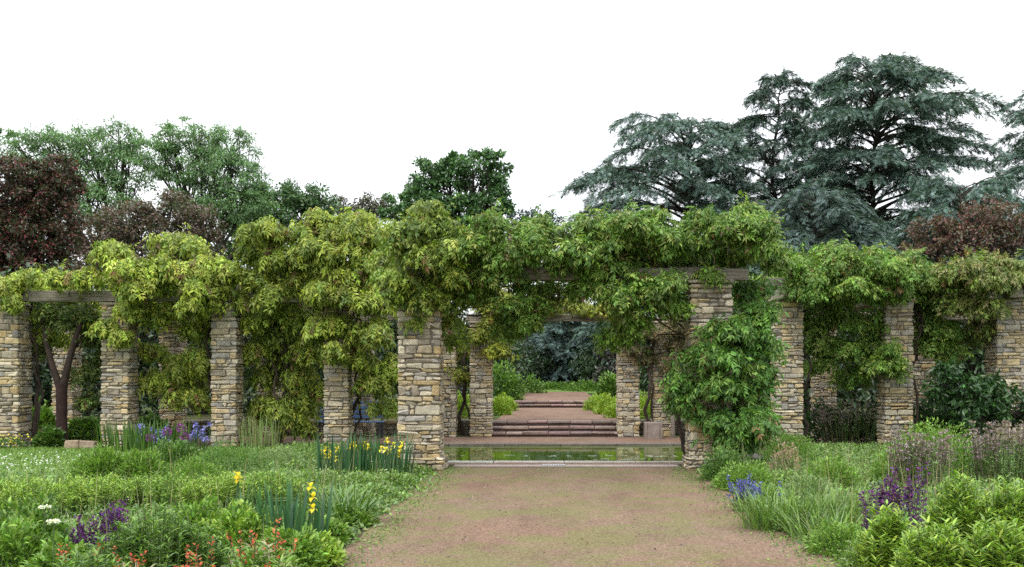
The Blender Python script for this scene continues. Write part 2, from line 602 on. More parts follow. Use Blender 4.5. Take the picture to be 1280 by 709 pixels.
# slotted drain in the pale strip
t = empty("drain_grate", (.10, 17.8, .014), "small pale slotted drain grate in the paved strip before the pond", "drain")
mb = MB()
boxes(mb, [(.10, 17.735, .02), (.10, 17.865, .02), (-.105, 17.8, .02), (.305, 17.8, .02)], [(.215, .01, .012), (.215, .01, .012), (.008, .053, .012), (.008, .053, .012)], .003, (.3, .3, .3))
mb.build("frame", M_CONC, t)
mb = MB()
boxes(mb, [(-.075 + .0437 * k, 17.8, .023) for k in range(9)], [(.011, .053, .012)], .003, (.52, .52, .5))
mb.build("bars", M_CONC, t)

# steps
def steps(name, label, n, y0, z0, z1, x0, x1, tread):
    t = empty(name, ((x0 + x1) / 2, y0, z0), label, "steps")
    r = (z1 - z0) / n
    for k in range(n):
        mb = MB()
        m = 7
        e = np.linspace(x0, x1, m + 1) + np.concatenate([[0], rng.normal(0, .05, m - 1), [0]])
        yb = y0 + n * tread
        ya = y0 + k * tread
        top = z0 + (k + 1) * r
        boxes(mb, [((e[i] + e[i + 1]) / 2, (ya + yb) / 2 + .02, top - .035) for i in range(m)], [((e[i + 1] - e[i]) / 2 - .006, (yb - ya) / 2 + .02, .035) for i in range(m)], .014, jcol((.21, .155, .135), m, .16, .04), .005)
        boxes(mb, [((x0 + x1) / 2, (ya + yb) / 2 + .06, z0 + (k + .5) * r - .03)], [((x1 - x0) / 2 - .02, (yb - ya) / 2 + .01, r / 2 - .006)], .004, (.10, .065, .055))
        mb.build("step", M_CONC, t)


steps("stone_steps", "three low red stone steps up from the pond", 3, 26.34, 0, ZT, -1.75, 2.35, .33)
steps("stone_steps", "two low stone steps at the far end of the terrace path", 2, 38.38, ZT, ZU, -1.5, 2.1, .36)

# ------------------------------------------------------------------ stone pillars, beams, walls
STONES = np.array([(.35, .30, .21), (.39, .32, .20), (.40, .36, .28), (.31, .28, .22), (.35, .27, .15), (.27, .26, .24), (.38, .31, .19), (.32, .30, .26), (.23, .20, .16), (.37, .34, .27), (.41, .37, .29), (.34, .29, .21)])


def stonework(mb, X, Y, w, d, h, z0=0., dark=1.):
    z = z0
    k = 0
    cs, hs = [], []
    while z < z0 + h - .03:
        ch = min(rng.choice([.05, .07, .09, .11, .14, .17], p=[.12, .24, .28, .2, .12, .04]), z0 + h - z)
        dp = .13
        for side in range(4):
            horiz = side % 2 == 0
            full = (k % 2 == 0) == horiz
            L = (w if horiz else d) - (0 if full else 2 * dp)
            a = -L / 2
            while a < L / 2 - .01:
                s = rng.choice([.09, .15, .20, .27, .35, .42])
                if L / 2 - a - s < .09:
                    s = L / 2 - a
                sub = [(0, ch)]
                if ch > .12 and s < .25 and rng.random() < .5:
                    f = rng.uniform(.4, .6); sub = [(0, ch * f), (ch * f, ch * (1 - f))]
                for b0, bh in sub:
                    pr = rng.normal(0, .010)
                    mid = a + s / 2
                    off = (d if horiz else w) / 2 - dp / 2 + pr
                    zz = z + b0 + bh / 2
                    if side == 0: cs.append((X + mid, Y - off, zz)); hs.append((s / 2 - .005, dp / 2, bh / 2 - .005))
                    if side == 2: cs.append((X + mid, Y + off, zz)); hs.append((s / 2 - .005, dp / 2, bh / 2 - .005))
                    if side == 1: cs.append((X + off, Y + mid, zz)); hs.append((dp / 2, s / 2 - .005, bh / 2 - .005))
                    if side == 3: cs.append((X - off, Y + mid, zz)); hs.append((dp / 2, s / 2 - .005, bh / 2 - .005))
                a += s
        z += ch
        k += 1
    n = len(cs)
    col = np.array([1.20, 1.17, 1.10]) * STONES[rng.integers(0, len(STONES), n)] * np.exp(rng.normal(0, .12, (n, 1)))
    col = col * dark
    boxes(mb, cs, hs, .017, col, .009)
    boxes(mb, [(X, Y, z0 + h / 2)], [(w / 2 - .028, d / 2 - .028, h / 2 - .01)], .01, (.17, .15, .12))


def pillar(label, X, Y, w, h, group, cap=True, z0=0.):
    mb = MB()
    stonework(mb, X, Y, w, w, h, z0)
    o = mb.build("stone_pillar", M_STONE, loc=(X, Y, z0))
    tag(o, label, "pillar", group)
    if Y < 18:
        mb = MB(); stonework(mb, X + .01, Y - .02, w + .13, w + .13, .22, z0)
        mb.build("footing", M_STONE, o)
    if cap:
        mb = MB()
        boxes(mb, [(X, Y, z0 + h + .028)], [(w / 2 + .03, w / 2 + .03, .027)], .012, (.33, .29, .22), .004)
        c = mb.build("capstone", M_STONE, o)
    return o


PG, PL, PR, PB = "stone pillars of the near gateway", "front stone pillars of the left pergola wing", "front stone pillars of the right pergola wing", "rear stone pillars of the pergola"
YG, YW, YB = 17.36, 22.8, 26.6
pillar("broad stone pillar at the left of the near gateway, beside the path and yellow irises", -2.21, YG, .72, 3.20, PG)
pillar("broad stone pillar at the right of the near gateway, wrapped in dark green climber", 2.79, YG, .72, 3.20, PG)
pillar("stone pillar at the outer end of the left wing, beside the lawn and small yellow flowers", -12.30, YW, .66, 3.22, PL)
pillar("stone pillar between the forked vine trunk and the blue irises", -9.80, YW, .62, 3.22, PL)
pillar("stone pillar just right of the blue irises, clear down to the green mounds", -7.34, YW, .58, 3.22, PL)
pillar("stone pillar in front of the blue bench, its top under hanging yellow-green vine", -4.80, YW, .56, 3.22, PL)
pillar("stone pillar of the right wing next to the climber, carrying a bare timber end", 5.46, YW, .63, 3.34, PR)
pillar("middle stone pillar of the right wing, its top under green vine", 7.94, YW, .64, 3.30, PR)
pillar("stone pillar at the outer end of the right wing above the dark shrub", 10.46, YW, .66, 3.30, PR)
pillar("slim stone pillar at the left of the far gateway beyond the pond", -1.78, YB, .58, 3.02, PB)
pillar("slim stone pillar at the right of the far gateway beside the stone planter", 2.13, YB, .58, 3.02, PB)
for x, lab in ((-2.72, "shaded rear pillar just left of the far gateway"), (-4.95, "shaded rear pillar behind the blue bench"), (-7.45, "rear pillar deep behind the drooping vine, left of the bench"),
               (-10.02, "rear pillar glimpsed behind the blue irises"), (-12.85, "rear pillar glimpsed behind the forked vine trunk"), (3.06, "shaded rear pillar behind the stone planter"),
               (4.9, "rear pillar hidden behind the dark green climber"), (7.36, "rear pillar glimpsed between the right wing pillars"), (9.95, "rear pillar behind the dark shrub")):
    pillar(lab, x, YB, .56, 3.02, PB)


def beam(label, a, b, sx, sz, group, seed=0):
    """squared timber from a to b (bottom centre line), chamfered, slightly bowed, with a weathered grain along it"""
    a, b = np.array(a, float), np.array(b, float)
    L = np.linalg.norm(b - a); n = 14
    mb = MB()
    xs = np.linspace(-L / 2, L / 2, n)
    ch = .018
    prof = np.array([(-sx / 2 + ch, 0), (sx / 2 - ch, 0), (sx / 2, ch), (sx / 2, sz - ch), (sx / 2 - ch, sz), (-sx / 2 + ch, sz), (-sx / 2, sz - ch), (-sx / 2, ch)])
    k = len(prof)
    V = np.zeros((n, k, 3))
    wob = np.cumsum(rng.normal(0, .003, (n, 2)), 0)
    V[..., 0] = xs[:, None]
    V[..., 1] = prof[None, :, 0] + wob[:, 0:1] + rng.normal(0, .003, (n, k))
    V[..., 2] = prof[None, :, 1] + rng.normal(0, .004, (n, k))
    V[0, :, 0] += prof[:, 1] * .25; V[-1, :, 0] += prof[:, 1] * -.0
    i, j = np.meshgrid(np.arange(n - 1), np.arange(k), indexing='ij'); jj = (j + 1) % k
    q = np.stack([i * k + j, (i + 1) * k + j, (i + 1) * k + jj, i * k + jj], -1).reshape(-1, 4)
    mb.add(V.reshape(-1, 3), q, [(0, m, m + 1) for m in range(1, k - 1)] + [((n - 1) * k, (n - 1) * k + m + 1, (n - 1) * k + m) for m in range(1, k - 1)])
    o = mb.build("timber_beam", M_WOOD)
    o.location = [float(v) for v in (a + b) / 2]
    o.rotation_euler = (0, -math.asin((b[2] - a[2]) / L), math.atan2(b[1] - a[1], b[0] - a[0]))
    return tag(o, label, "beam", group)


BG = "timber beams of the pergola"
beam("long weathered lintel across the near gateway, its cut end showing above the right pillar", (-2.5, YG - .17, 3.27), (3.44, YG - .17, 3.26), .16, .21, BG)
beam("second lintel just behind the near gateway lintel, buried in vine", (-2.5, YG + .2, 3.28), (3.2, YG + .2, 3.29), .15, .25, BG)
beam("bare grey beam over the forked vine trunk at the left end", (-12.25, YW - .12, 3.30), (-8.2, YW - .12, 3.31), .17, .25, BG)
beam("beam over the left wing above the bench pillar, mostly under yellow-green vine", (-8.19, YW - .10, 3.30), (-3.9, YW - .10, 3.28), .16, .21, BG)
beam("rear beam along the left wing under the vine", (-13, YB, 3.10), (-2.4, YB, 3.10), .16, .22, BG)
beam("beam along the right wing hidden in green vine", (5.0, YW, 3.66), (11.8, YW, 3.62), .16, .2, BG)
beam("rear beam along the right wing", (2.9, YB, 3.10), (11.5, YB, 3.10), .16, .22, BG)
beam("pale lintel across the far gateway beyond the pond", (-2.2, YB - .1, 3.075), (2.6, YB - .1, 3.075), .16, .19, BG)
for x, z, lab in ((5.46, 3.40, "short cross timber on the right wing pillar beside the climber, bare brown end"), (7.94, 3.36, "cross timber on the middle right wing pillar, in vine"), (10.46, 3.37, "dark cross timber on the outermost right pillar"),
                  (-7.34, 3.54, "cross timber over the pillar right of the blue irises"), (-9.8, 3.56, "cross timber over the second pillar from the left end"), (-4.8, 3.53, "cross timber over the pillar in front of the bench")):
    beam(lab, (x, YW - .62 if x > 0 else YW - .2, z), (x, YB + .4, z - .06), .30 if x > 0 else .18, .24, BG)

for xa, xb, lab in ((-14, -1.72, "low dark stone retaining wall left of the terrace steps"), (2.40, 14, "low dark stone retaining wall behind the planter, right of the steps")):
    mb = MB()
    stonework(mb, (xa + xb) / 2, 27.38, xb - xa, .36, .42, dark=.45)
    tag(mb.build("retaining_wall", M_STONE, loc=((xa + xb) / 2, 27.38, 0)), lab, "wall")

# stone planter, post, sandstone kerb block
c = W(816, 549, 25.6)
t = empty("stone_planter", (c[0], c[1], 0), "square grey stone planter standing by the far right pillar", "planter")
mb = MB(); s = .22
boxes(mb, [(c[0] - s + .03, c[1], .215), (c[0] + s - .03, c[1], .215), (c[0], c[1] - s + .03, .215), (c[0], c[1] + s - .03, .215)],
      [(.03, s, .215), (.03, s, .215), (s - .062, .03, .215), (s - .062, .03, .215)], .012, (.22, .18, .155), .003)
mb.build("body", M_CONC, t)
mb = MB(); boxes(mb, [(c[0], c[1], .36)], [(s - .065, s - .065, .03)], .01, (.04, .03, .02)); mb.build("soil", M_CONC, t)
c = W(841, 548, 25.9)
t = empty("wooden_post", (c[0], c[1], 0), "short grey wooden post right of the stone planter", "post")
mb = MB(); tube(mb, [(c[0], c[1], 0), (c[0], c[1], .3), (c[0] + .005, c[1], .78)], [.065, .06, .058], (.2, .17, .14), 10); mb.build("shaft", M_BARK, t, True)
mb = MB(); boxes(mb, [(c[0] + .005, c[1], .80)], [(.07, .07, .022)], .012, (.22, .19, .16)); mb.build("cap", M_BARK, t)
c = W(101, 562, 21.9)
mb = MB(); boxes(mb, [(c[0] - .16, c[1], .1), (c[0] + .17, c[1] + .01, .095)], [(.155, .12, .1), (.165, .12, .095)], .018, [(.34, .26, .18), (.32, .25, .18)], .008)
tag(mb.build("sandstone_block", M_STONE, loc=(c[0], c[1], 0)), "low tan sandstone edging block at the foot of the forked vine trunk", "stone block")


def bench():
    c = W(441, 545, 26.0)
    X, Y = c[0], 25.75
    t = empty("garden_bench", (X, Y, 0), "pale blue slatted garden bench glimpsed behind the pergola pillar", "bench")
    blue = (.12, .21, .37)
    w = .86
    mb = MB(); boxes(mb, [(X, Y - .2 + .11 * k, .44) for k in range(4)], [(w, .045, .016)], .006, blue); mb.build("seat", M_PAINT, t)
    mb = MB(); boxes(mb, [(X, Y + .24 + .02 * k, .56 + .12 * k) for k in range(4)], [(w, .014, .043)], .006, blue); mb.build("backrest", M_PAINT, t)
    for sx in (-1, 1):
        for yy, hh in ((-.2, .42), (.2, .9)):
            mb = MB(); boxes(mb, [(X + sx * (w - .1), Y + yy + (.075 if hh > .5 else 0), hh / 2)], [(.03, .03, hh / 2)], .006, (.05, .05, .06)); mb.build("leg", M_PAINT, t)
        mb = MB(); boxes(mb, [(X + sx * (w - .1), Y, .66)], [(.03, .25, .02)], .006, (.05, .05, .06)); mb.build("armrest", M_PAINT, t)


bench()

# ------------------------------------------------------------------ wisteria: drooping mops of pinnate leaves on twisted stems
def fronds(mb, p, d, up, l, col):
    k = rng.integers(0, len(PINNS), len(p))
    for q in range(len(PINNS)):
        m = k == q
        scatter(mb, PINNS[q], p[m], d[m], up[m], l[m], l[m], l[m], col[m])


def mop(mb, c, r, cols, dens=1.0, rz=.80, L=.20, hang=0.):
    """one rounded mop: uneven tufts over a dome, each a tousled parasol of hanging pinnate leaves, gaps between, a few stray shoots"""
    k = max(5, int(r * 16))
    u0 = sphere(k * 3); u0 = u0[u0[:, 2] > -.25][:k]
    T_ = u0 * rng.uniform(.45, .9, (len(u0), 1))
    for t in T_:
        rr = min(r * rng.uniform(.30, .55), .34)
        tc_ = c + t * r * np.array([1, 1, rz])
        n = int(dens * (26 + 60 * (rr / .25) ** 2))
        u = sphere(n * 2); u = u[u[:, 2] > -.2][:n]; n = len(u)
        p = tc_ + u * (rr * rng.uniform(.3, 1.1, n))[:, None] * np.array([1, 1, .8])
        d = u * np.array([.8, .8, .25]) + np.array([0, 0, -.32 - .28 * hang]) - np.array([0, 0, .42]) * (1 - u[:, 2:3]) + rng.normal(0, .36 - .16 * hang, (n, 3))
        up = u * .8 + np.array([0, 0, .55]) + rng.normal(0, .35, (n, 3))
        l = L * rng.uniform(.5, 1.35, n) * (1 + .25 * hang)
        cc = jcol(cols, n, .18, .05) * np.exp(rng.normal(0, .15))
        old = rng.random(n) < .03          # a few withered leaves
        cc[old] = jcol([(.20, .13, .05), (.14, .09, .04)], int(old.sum()))
        fronds(mb, p, d, up, l, cc)
    if rng.random() < .45:                 # bare trailing stems
        a = c + sphere(1)[0] * r * [.7, .7, .2]
        b = a + [rng.normal(0, .12), rng.normal(0, .1), -r * rng.uniform(.9, 2.0)]
        tube(mb, wiggle(a, b, 7, .5), np.linspace(.009, .004, 7), (.10, .08, .045), 4)
    m = rng.integers(2, 6)
    u = sphere(m) * [1, 1, .6] + [0, 0, .35]
    for q in nrm(u):      # stray young shoots with a few small leaves
        e = c + q * r * rng.uniform(1.05, 1.4)
        w = wiggle(c + q * r * .6, e, 5, .5)
        tube(mb, w, [.006, .006, .005, .004, .003], (.14, .15, .05), 3)
        z = 6
        dd = np.repeat(q[None], z, 0) * .5 + rng.normal(0, .6, (z, 3)) - [0, 0, .3]
        l = L * rng.uniform(.35, .8, z)
        fronds(mb, w[[1, 2, 2, 3, 4, 4]], dd, np.array([0, 0, 1.]) + rng.normal(0, .3, (z, 3)), l, jcol(cols, z, .15, .05) * 1.15)


STEMC = (.06, .045, .035)


def wisteria(label, base, mops, Y, cols, top=3.35, extra=(), stem_r=.05, dens=1.0, L=.20, group="wisteria vines on the pergola", stems=True, fork=None):
    hang = 1.0 if cols in (YEL, OLV) else .55 if cols is YGR else .15
    root = empty("wisteria_vine", base, label, "vine", group)
    mb, sb = MB(), MB()
    cs = []
    for mm in mops:
        px, py, rp = mm[:3]
        dy = mm[3] if len(mm) > 3 else -.45
        yy = Y + dy + rng.uniform(-.35, .35)
        c = W(px, py, yy); r = rp * yy / F
        mop(mb, c, r * (.96 - .09 * hang), cols, dens * (.40 if dy > .55 else .6 if dy > .25 else 1.0), L=L, hang=hang); cs.append((c, r))
    for x, y, z, r in extra:
        mop(mb, np.array([x, y, z]), r, cols, dens * .8, L=L, hang=hang); cs.append((np.array([x, y, z]), r))
    mb.build("foliage", M_LEAF, root)
    if stems:
        b = np.array(base, float)
        tp = b + np.array([rng.normal(0, .1), rng.normal(0, .1), top])
        for k in range(2 if fork is None else 1):
            w = wiggle(b + rng.normal(0, .05, 3) * [1, 1, 0], tp, 14, .35)
            tube(sb, w, np.linspace(stem_r, stem_r * .6, 14) * (1 - .35 * k), STEMC, 8)
        for c, r in cs:
            st = w[rng.integers(9, 14)]
            e = c + np.array([0, 0, -.1 * r])
            tube(sb, wiggle(st, e, 9, .3, sag=.08), np.linspace(stem_r * .35, .006, 9), STEMC, 5)
            for q in range(2):
                e2 = c + sphere(1)[0] * r * np.array([.8, .8, .4]) - np.array([0, 0, .55 * r])
                tube(sb, wiggle(e, e2, 6, .35), np.linspace(.008, .004, 6), (.14, .11, .05), 4)
        sb.build("stem", M_BARK, root, True)
    return root


YEL = [(.275, .35, .042), (.22, .295, .04), (.35, .42, .06), (.15, .22, .034), (.28, .31, .05)]
OLV = [(.22, .285, .034), (.17, .235, .03), (.29, .34, .045), (.125, .18, .026)]
YGR = [(.22, .30, .035), (.16, .24, .035), (.27, .32, .055), (.10, .17, .027)]
GRN = [(.12, .23, .03), (.16, .27, .04), (.085, .17, .027), (.22, .29, .06)]
DGR = [(.075, .18, .028), (.11, .23, .035), (.06, .14, .025), (.16, .27, .05)]
BRN = [(.16, .12, .06), (.12, .12, .04), (.20, .15, .09), (.10, .12, .035)]


def over(x0, x1, y0, y1, z0, z1, n, r=.5):
    return [(rng.uniform(x0, x1), rng.uniform(y0, y1), rng.uniform(z0, z1), r * rng.uniform(.7, 1.2)) for _ in range(n)]


B = .7   # behind the front pillars
wisteria("yellow-green wisteria low along the bare beam at the far left end", (-12.0, YW + .35, 0),
         [(-8, 350, 16), (8, 354, 15), (35, 346, 19), (67, 343, 19), (103, 343, 19), (52, 398, 22, B), (16, 372, 10), (70, 424, 26, B), (30, 415, 18, B), (118, 400, 18, .2)], YW, YEL, extra=over(-13, -10.4, 23.4, 26.6, 3.4, 3.75, 10, .4))
wisteria("yellow-green wisteria domed over the second pillar from the left end", (-10.15, YW + .2, 0),
         [(142, 317, 22), (164, 339, 37), (170, 366, 24), (137, 404, 18, -.4), (150, 418, 13, -.4), (223, 307, 33), (213, 335, 27), (190, 350, 25), (197, 392, 28, .3), (167, 385, 22, -.35), (190, 441, 28, B), (228, 385, 24, .3)], YW, YEL, extra=over(-10.6, -8.4, 23.4, 26.6, 3.5, 3.95, 9))
wisteria("yellow-green wisteria trailing low between the pillars around the blue irises", (-7.75, YW + .25, 0),
         [(257, 341, 28), (250, 360, 30), (292, 335, 16), (247, 376, 26), (250, 398, 22, .5), (240, 413, 27, .4), (243, 452, 34, B), (226, 478, 36, B), (196, 478, 28, B), (238, 500, 28, B), (272, 352, 20), (266, 331, 24), (300, 372, 14), (316, 400, 18, .3), (314, 440, 15, .4)],
         YW, YEL, extra=over(-8.4, -6.6, 23.4, 26.6, 3.5, 3.95, 7))
wisteria("olive wisteria hanging almost to the ground in the bay left of the bench", (-6.3, YW + .5, 0),
         [(327, 285, 27), (315, 310, 22), (339, 318, 26), (331, 347, 34), (367, 328, 31), (340, 372, 24), (367, 394, 34, .2), (331, 402, 24, .3), (352, 430, 38, .6), (382, 440, 28, .6), (357, 470, 42, B), (330, 470, 26, B), (352, 508, 40, B), (385, 490, 28, B), (372, 532, 26, B), (330, 520, 22, B)],
         YW, OLV, extra=over(-6.8, -5.2, 23.4, 26.6, 3.5, 4.1, 7))
wisteria("yellow-green wisteria heaped over the pillar in front of the bench", (-4.45, YW + .3, 0),
         [(402, 287, 34), (395, 312, 30), (423, 318, 33), (432, 283, 24), (463, 287, 34), (458, 325, 33), (485, 300, 28), (423, 362, 42), (385, 355, 28), (473, 377, 34), (455, 350, 30), (418, 408, 33), (463, 418, 35), (420, 436, 20), (473, 455, 27, 0), (468, 482, 27, .2), (478, 510, 20, .3), (446, 446, 12)],
         YW, YEL, extra=over(-5.2, -2.8, 23.4, 26.6, 3.5, 4.1, 8))
wisteria("bright yellow-green wisteria mounded on the left gateway pillar", (-2.5, YG + .62, 0),
         [(539, 284, 40), (515, 302, 34), (524, 323, 36), (560, 315, 34), (504, 345, 33), (555, 345, 36), (538, 372, 22), (580, 298, 26), (497, 368, 24), (522, 400, 12), (567, 400, 22, .4), (567, 428, 26, .6), (585, 365, 22, .2), (490, 325, 22, .3)],
         YG, YGR, extra=over(-3.2, -1.2, YG + .3, YG + 1.6, 3.6, 4.0, 7, .45), L=.18)
wisteria("fresh green wisteria over the left half of the near gateway lintel", (-2.2, YG + .62, 0),
         [(597, 303, 24), (610, 277, 20), (624, 289, 28), (634, 319, 32), (627, 346, 27), (602, 335, 24), (655, 300, 26), (668, 316, 30), (681, 287, 24), (705, 315, 32), (722, 290, 25), (719, 326, 27), (690, 335, 20), (648, 386, 32, .2), (666, 362, 28, .3), (643, 412, 27, .25), (660, 402, 18, .2), (600, 362, 20, .2), (700, 358, 20, .3), (725, 362, 20, .2), (690, 372, 16, .6)],
         YG, GRN, extra=over(-1.4, .6, YG + .2, YG + 1.4, 3.5, 3.85, 9, .42), L=.18)
wisteria("fresh green wisteria over the right half of the near gateway lintel", (2.75, YG + .62, 0),
         [(749, 284, 27), (742, 312, 26), (758, 313, 32), (783, 280, 27), (797, 303, 33), (770, 338, 30), (797, 362, 32), (783, 384, 27), (813, 274, 23), (822, 300, 24), (844, 310, 26), (740, 362, 20), (837, 352, 20), (841, 382, 24), (742, 338, 22), (778, 424, 31, .2), (790, 402, 27, .2), (820, 372, 22), (766, 372, 24)],
         YG, GRN, extra=over(.6, 2.2, YG + .2, YG + 1.4, 3.5, 3.85, 8, .42), L=.18)
wisteria("green wisteria crowning the right gateway pillar above the lintel end", (3.0, YG + .65, 0),
         [(871, 308, 26, -.2), (891, 280, 27), (915, 292, 33), (939, 280, 30), (945, 306, 30), (962, 328, 22), (885, 346, 19), (935, 264, 16), (905, 318, 22, -.1), (858, 290, 20)],
         YG, GRN, extra=over(2.3, 3.9, YG + .2, YG + 1.4, 3.5, 3.95, 7, .42), L=.18)
wisteria("dark green climber bushing out around the right gateway pillar down to the ground", (3.25, YG - .3, 0),
         [(939, 362, 22, .1), (955, 388, 20, .1), (901, 413, 26), (933, 415, 32), (874, 447, 28), (910, 449, 36), (951, 431, 25), (856, 478, 25), (888, 490, 34), (933, 490, 36), (879, 520, 27), (924, 526, 34), (951, 517, 22), (905, 550, 26), (945, 470, 26), (850, 500, 16), (932, 552, 24)],
         YG, DGR, top=2.6, L=.21, dens=.95)
wisteria("green wisteria falling in the bay between the first two right wing pillars", (5.9, YW + .3, 0),
         [(985, 336, 22), (1019, 340, 33), (1010, 366, 29), (1000, 325, 20), (1045, 325, 26), (1037, 381, 26, .1), (1023, 410, 24, .2), (1037, 432, 30, .3), (1028, 455, 24, .4), (1059, 334, 33), (1064, 364, 32), (1075, 440, 34, .3), (1070, 472, 28, .4), (1082, 408, 32, .2), (1050, 400, 26, .4), (1000, 395, 14, .3)],
         YW, GRN, extra=over(5.2, 7.2, 23.4, 26.6, 3.6, 4.0, 8))
wisteria("green wisteria over the middle pillar of the right wing", (8.4, YW + .3, 0),
         [(1109, 338, 35), (1095, 322, 20), (1109, 366, 32), (1130, 330, 24), (1145, 348, 28), (1140, 372, 22, .1), (1163, 379, 30, .1), (1109, 462, 24, -.3), (1112, 440, 18, -.2), (1177, 413, 26, .1), (1177, 438, 24, .1), (1160, 400, 24, .3), (1150, 428, 20, .5)],
         YW, GRN, extra=over(7.2, 9.2, 23.4, 26.6, 3.6, 4.0, 7))
wisteria("yellowish green wisteria over the outermost right wing pillar", (10.9, YW + .3, 0),
         [(1208, 354, 36), (1185, 350, 24), (1208, 384, 28), (1190, 378, 20), (1253, 352, 32), (1238, 388, 20), (1230, 335, 24), (1276, 338, 26), (1290, 360, 30), (1212, 420, 22, .5), (1225, 410, 16, .2), (1300, 400, 24, .2)],
         YW, [(.15, .21, .035), (.19, .24, .05), (.11, .17, .03), (.24, .23, .08)], extra=over(9.4, 12.2, 23.4, 26.6, 3.5, 3.9, 8))
wisteria("bright yellow wisteria along the far gateway lintel", (-2.2, YB + .3, 0),
         [(612, 382, 22), (628, 372, 20), (640, 392, 20), (618, 412, 22), (628, 440, 18, -.2), (660, 385, 16), (690, 384, 15), (712, 380, 16), (735, 384, 15), (757, 386, 14), (778, 388, 16), (600, 420, 14), (575, 440, 20, .2), (570, 470, 18, .2)],
         YB, [(.27, .29, .03), (.22, .25, .03), (.17, .22, .03)], top=3.0, group="vines on the far gateway")
wisteria("brownish small-leaved vine hanging from the far right pillar", (2.75, YB - .2, 0),
         [(790, 405, 24), (812, 420, 26), (838, 432, 26), (818, 450, 24), (848, 410, 26), (790, 440, 16), (845, 462, 18), (870, 430, 24)],
         YB, BRN, top=3.0, L=.14, dens=1.3, group="vines on the far gateway")

# the forked trunk in the first bay
c0 = W(77, 561, 22.6)
t = empty("forked_tree", (c0[0], c0[1], 0), "small tree with a thick forked reddish trunk in the leftmost bay", "tree")
mb = MB()
a = W(77, 480, 22.6)
tube(mb, [(c0[0], c0[1], -.02), (c0[0] + .01, c0[1], .25), W(77, 520, 22.6), a], [.17, .125, .115, .125], (.036, .02, .017), 12)
tube(mb, np.array([W(76, 488, 22.6), W(67, 462, 22.65), W(58, 430, 22.8), W(52, 395, 23.0)]), [.095, .07, .055, .025], (.035, .024, .019), 9)
tube(mb, np.array([W(78, 488, 22.6), W(84, 460, 22.6), W(92, 430, 22.7), W(104, 395, 22.9), W(118, 370, 23.1)]), [.10, .075, .065, .05, .02], (.035, .024, .019), 9)
tube(mb, np.array([W(90, 436, 22.7), W(110, 415, 23.2), W(135, 408, 23.5)]), [.06, .04, .015], (.035, .024, .019), 7)
mb.build("trunk", M_BARK, t, True)
mb = MB()
for px, py, r, dy in ((60, 400, 24, .3), (95, 395, 22, .2), (110, 425, 20, .6), (45, 440, 16, .8), (105, 470, 15, .4), (112, 500, 12, .5), (120, 450, 16, .7)):
    mop(mb, W(px, py, 22.6 + dy), r * 22.6 / F, [(.06, .11, .02), (.09, .14, .025), (.12, .14, .03)], 1.0)
mb.build("crown", M_LEAF, t)

# ------------------------------------------------------------------ trees behind
def clumps_in(lobes, Y, k, depth=.85):
    out = []
    for lb in lobes:
        px, py, rx, ry = lb[:4]
        dy = lb[4] if len(lb) > 4 else 0
        c = W(px, py, Y + dy)
        s = (Y + dy) / F
        R = np.array([rx * s, max(rx, ry) * s * depth, ry * s])
        n = max(4, int(k * (rx * ry) / 1000))
        u = sphere(n)
        rad = rng.uniform(.25, 1.0, n) ** .5
        out.append((c, R, c + u * rad[:, None] * R))
    return out


def tree(name, label, cat, lobes, Y, base_px, cols, leaf=.16, k=14, cr=.16, per=75, droop=.3, trunk_r=.28, bark=(.05, .042, .035), group=None, up=.7, tmpl=DIA, asp=.55, mat=None, z0=ZU, flat=.7, depth=.85, branch=True, crm=1.0):
    b = W(base_px, 500, Y); b[2] = z0 - .05
    root = empty(name, b, label, cat, group)
    mb, sb = MB(), MB()
    L = clumps_in(lobes, Y, k, depth)
    allc = np.concatenate([x[2] for x in L])
    ztop = allc[:, 2].max()
    fork = b + np.array([0, 0, (ztop - b[2]) * .38])
    if branch:
        tr = wiggle(b, fork, 7, .12)
        tube(sb, tr, np.linspace(trunk_r * 1.25, trunk_r * .8, 7), bark, 9)
    for c, R, P in L:
        if branch:
            lim = wiggle(fork, c - np.array([0, 0, R[2] * .3]), 9, .22, sag=.15)
            tube(sb, lim, np.linspace(trunk_r * .55, trunk_r * .22, 9), bark, 6)
        for p in P:
            if branch and rng.random() < .8:
                st = lim[rng.integers(5, 9)]
                tube(sb, wiggle(st, p, 6, .3), np.linspace(trunk_r * .16, .012, 6), bark, 4)
            r = cr * (R[0] + R[2]) * crm * rng.uniform(.7, 1.35)
            n = int(per * rng.uniform(.7, 1.3))
            g = sphere(n) * (rng.uniform(0, 1, (n, 1)) ** .45) * r * np.array([1, 1, flat])
            d = g / r * .8 + np.array([0, 0, -droop]) + rng.normal(0, .55, (n, 3))
            u = np.array([0, 0, up]) + g / r * .5 + rng.normal(0, .45, (n, 3))
            l = leaf * rng.uniform(.6, 1.3, n)
            scatter(mb, tmpl, p + g, d, u, l, l * asp, l, jcol(cols, n, .2, .06) * np.exp(rng.normal(0, .1)))
    mb.build("crown", mat or M_LEAF, root)
    if branch:
        sb.build("trunk", M_BARK, root, True)
    return root


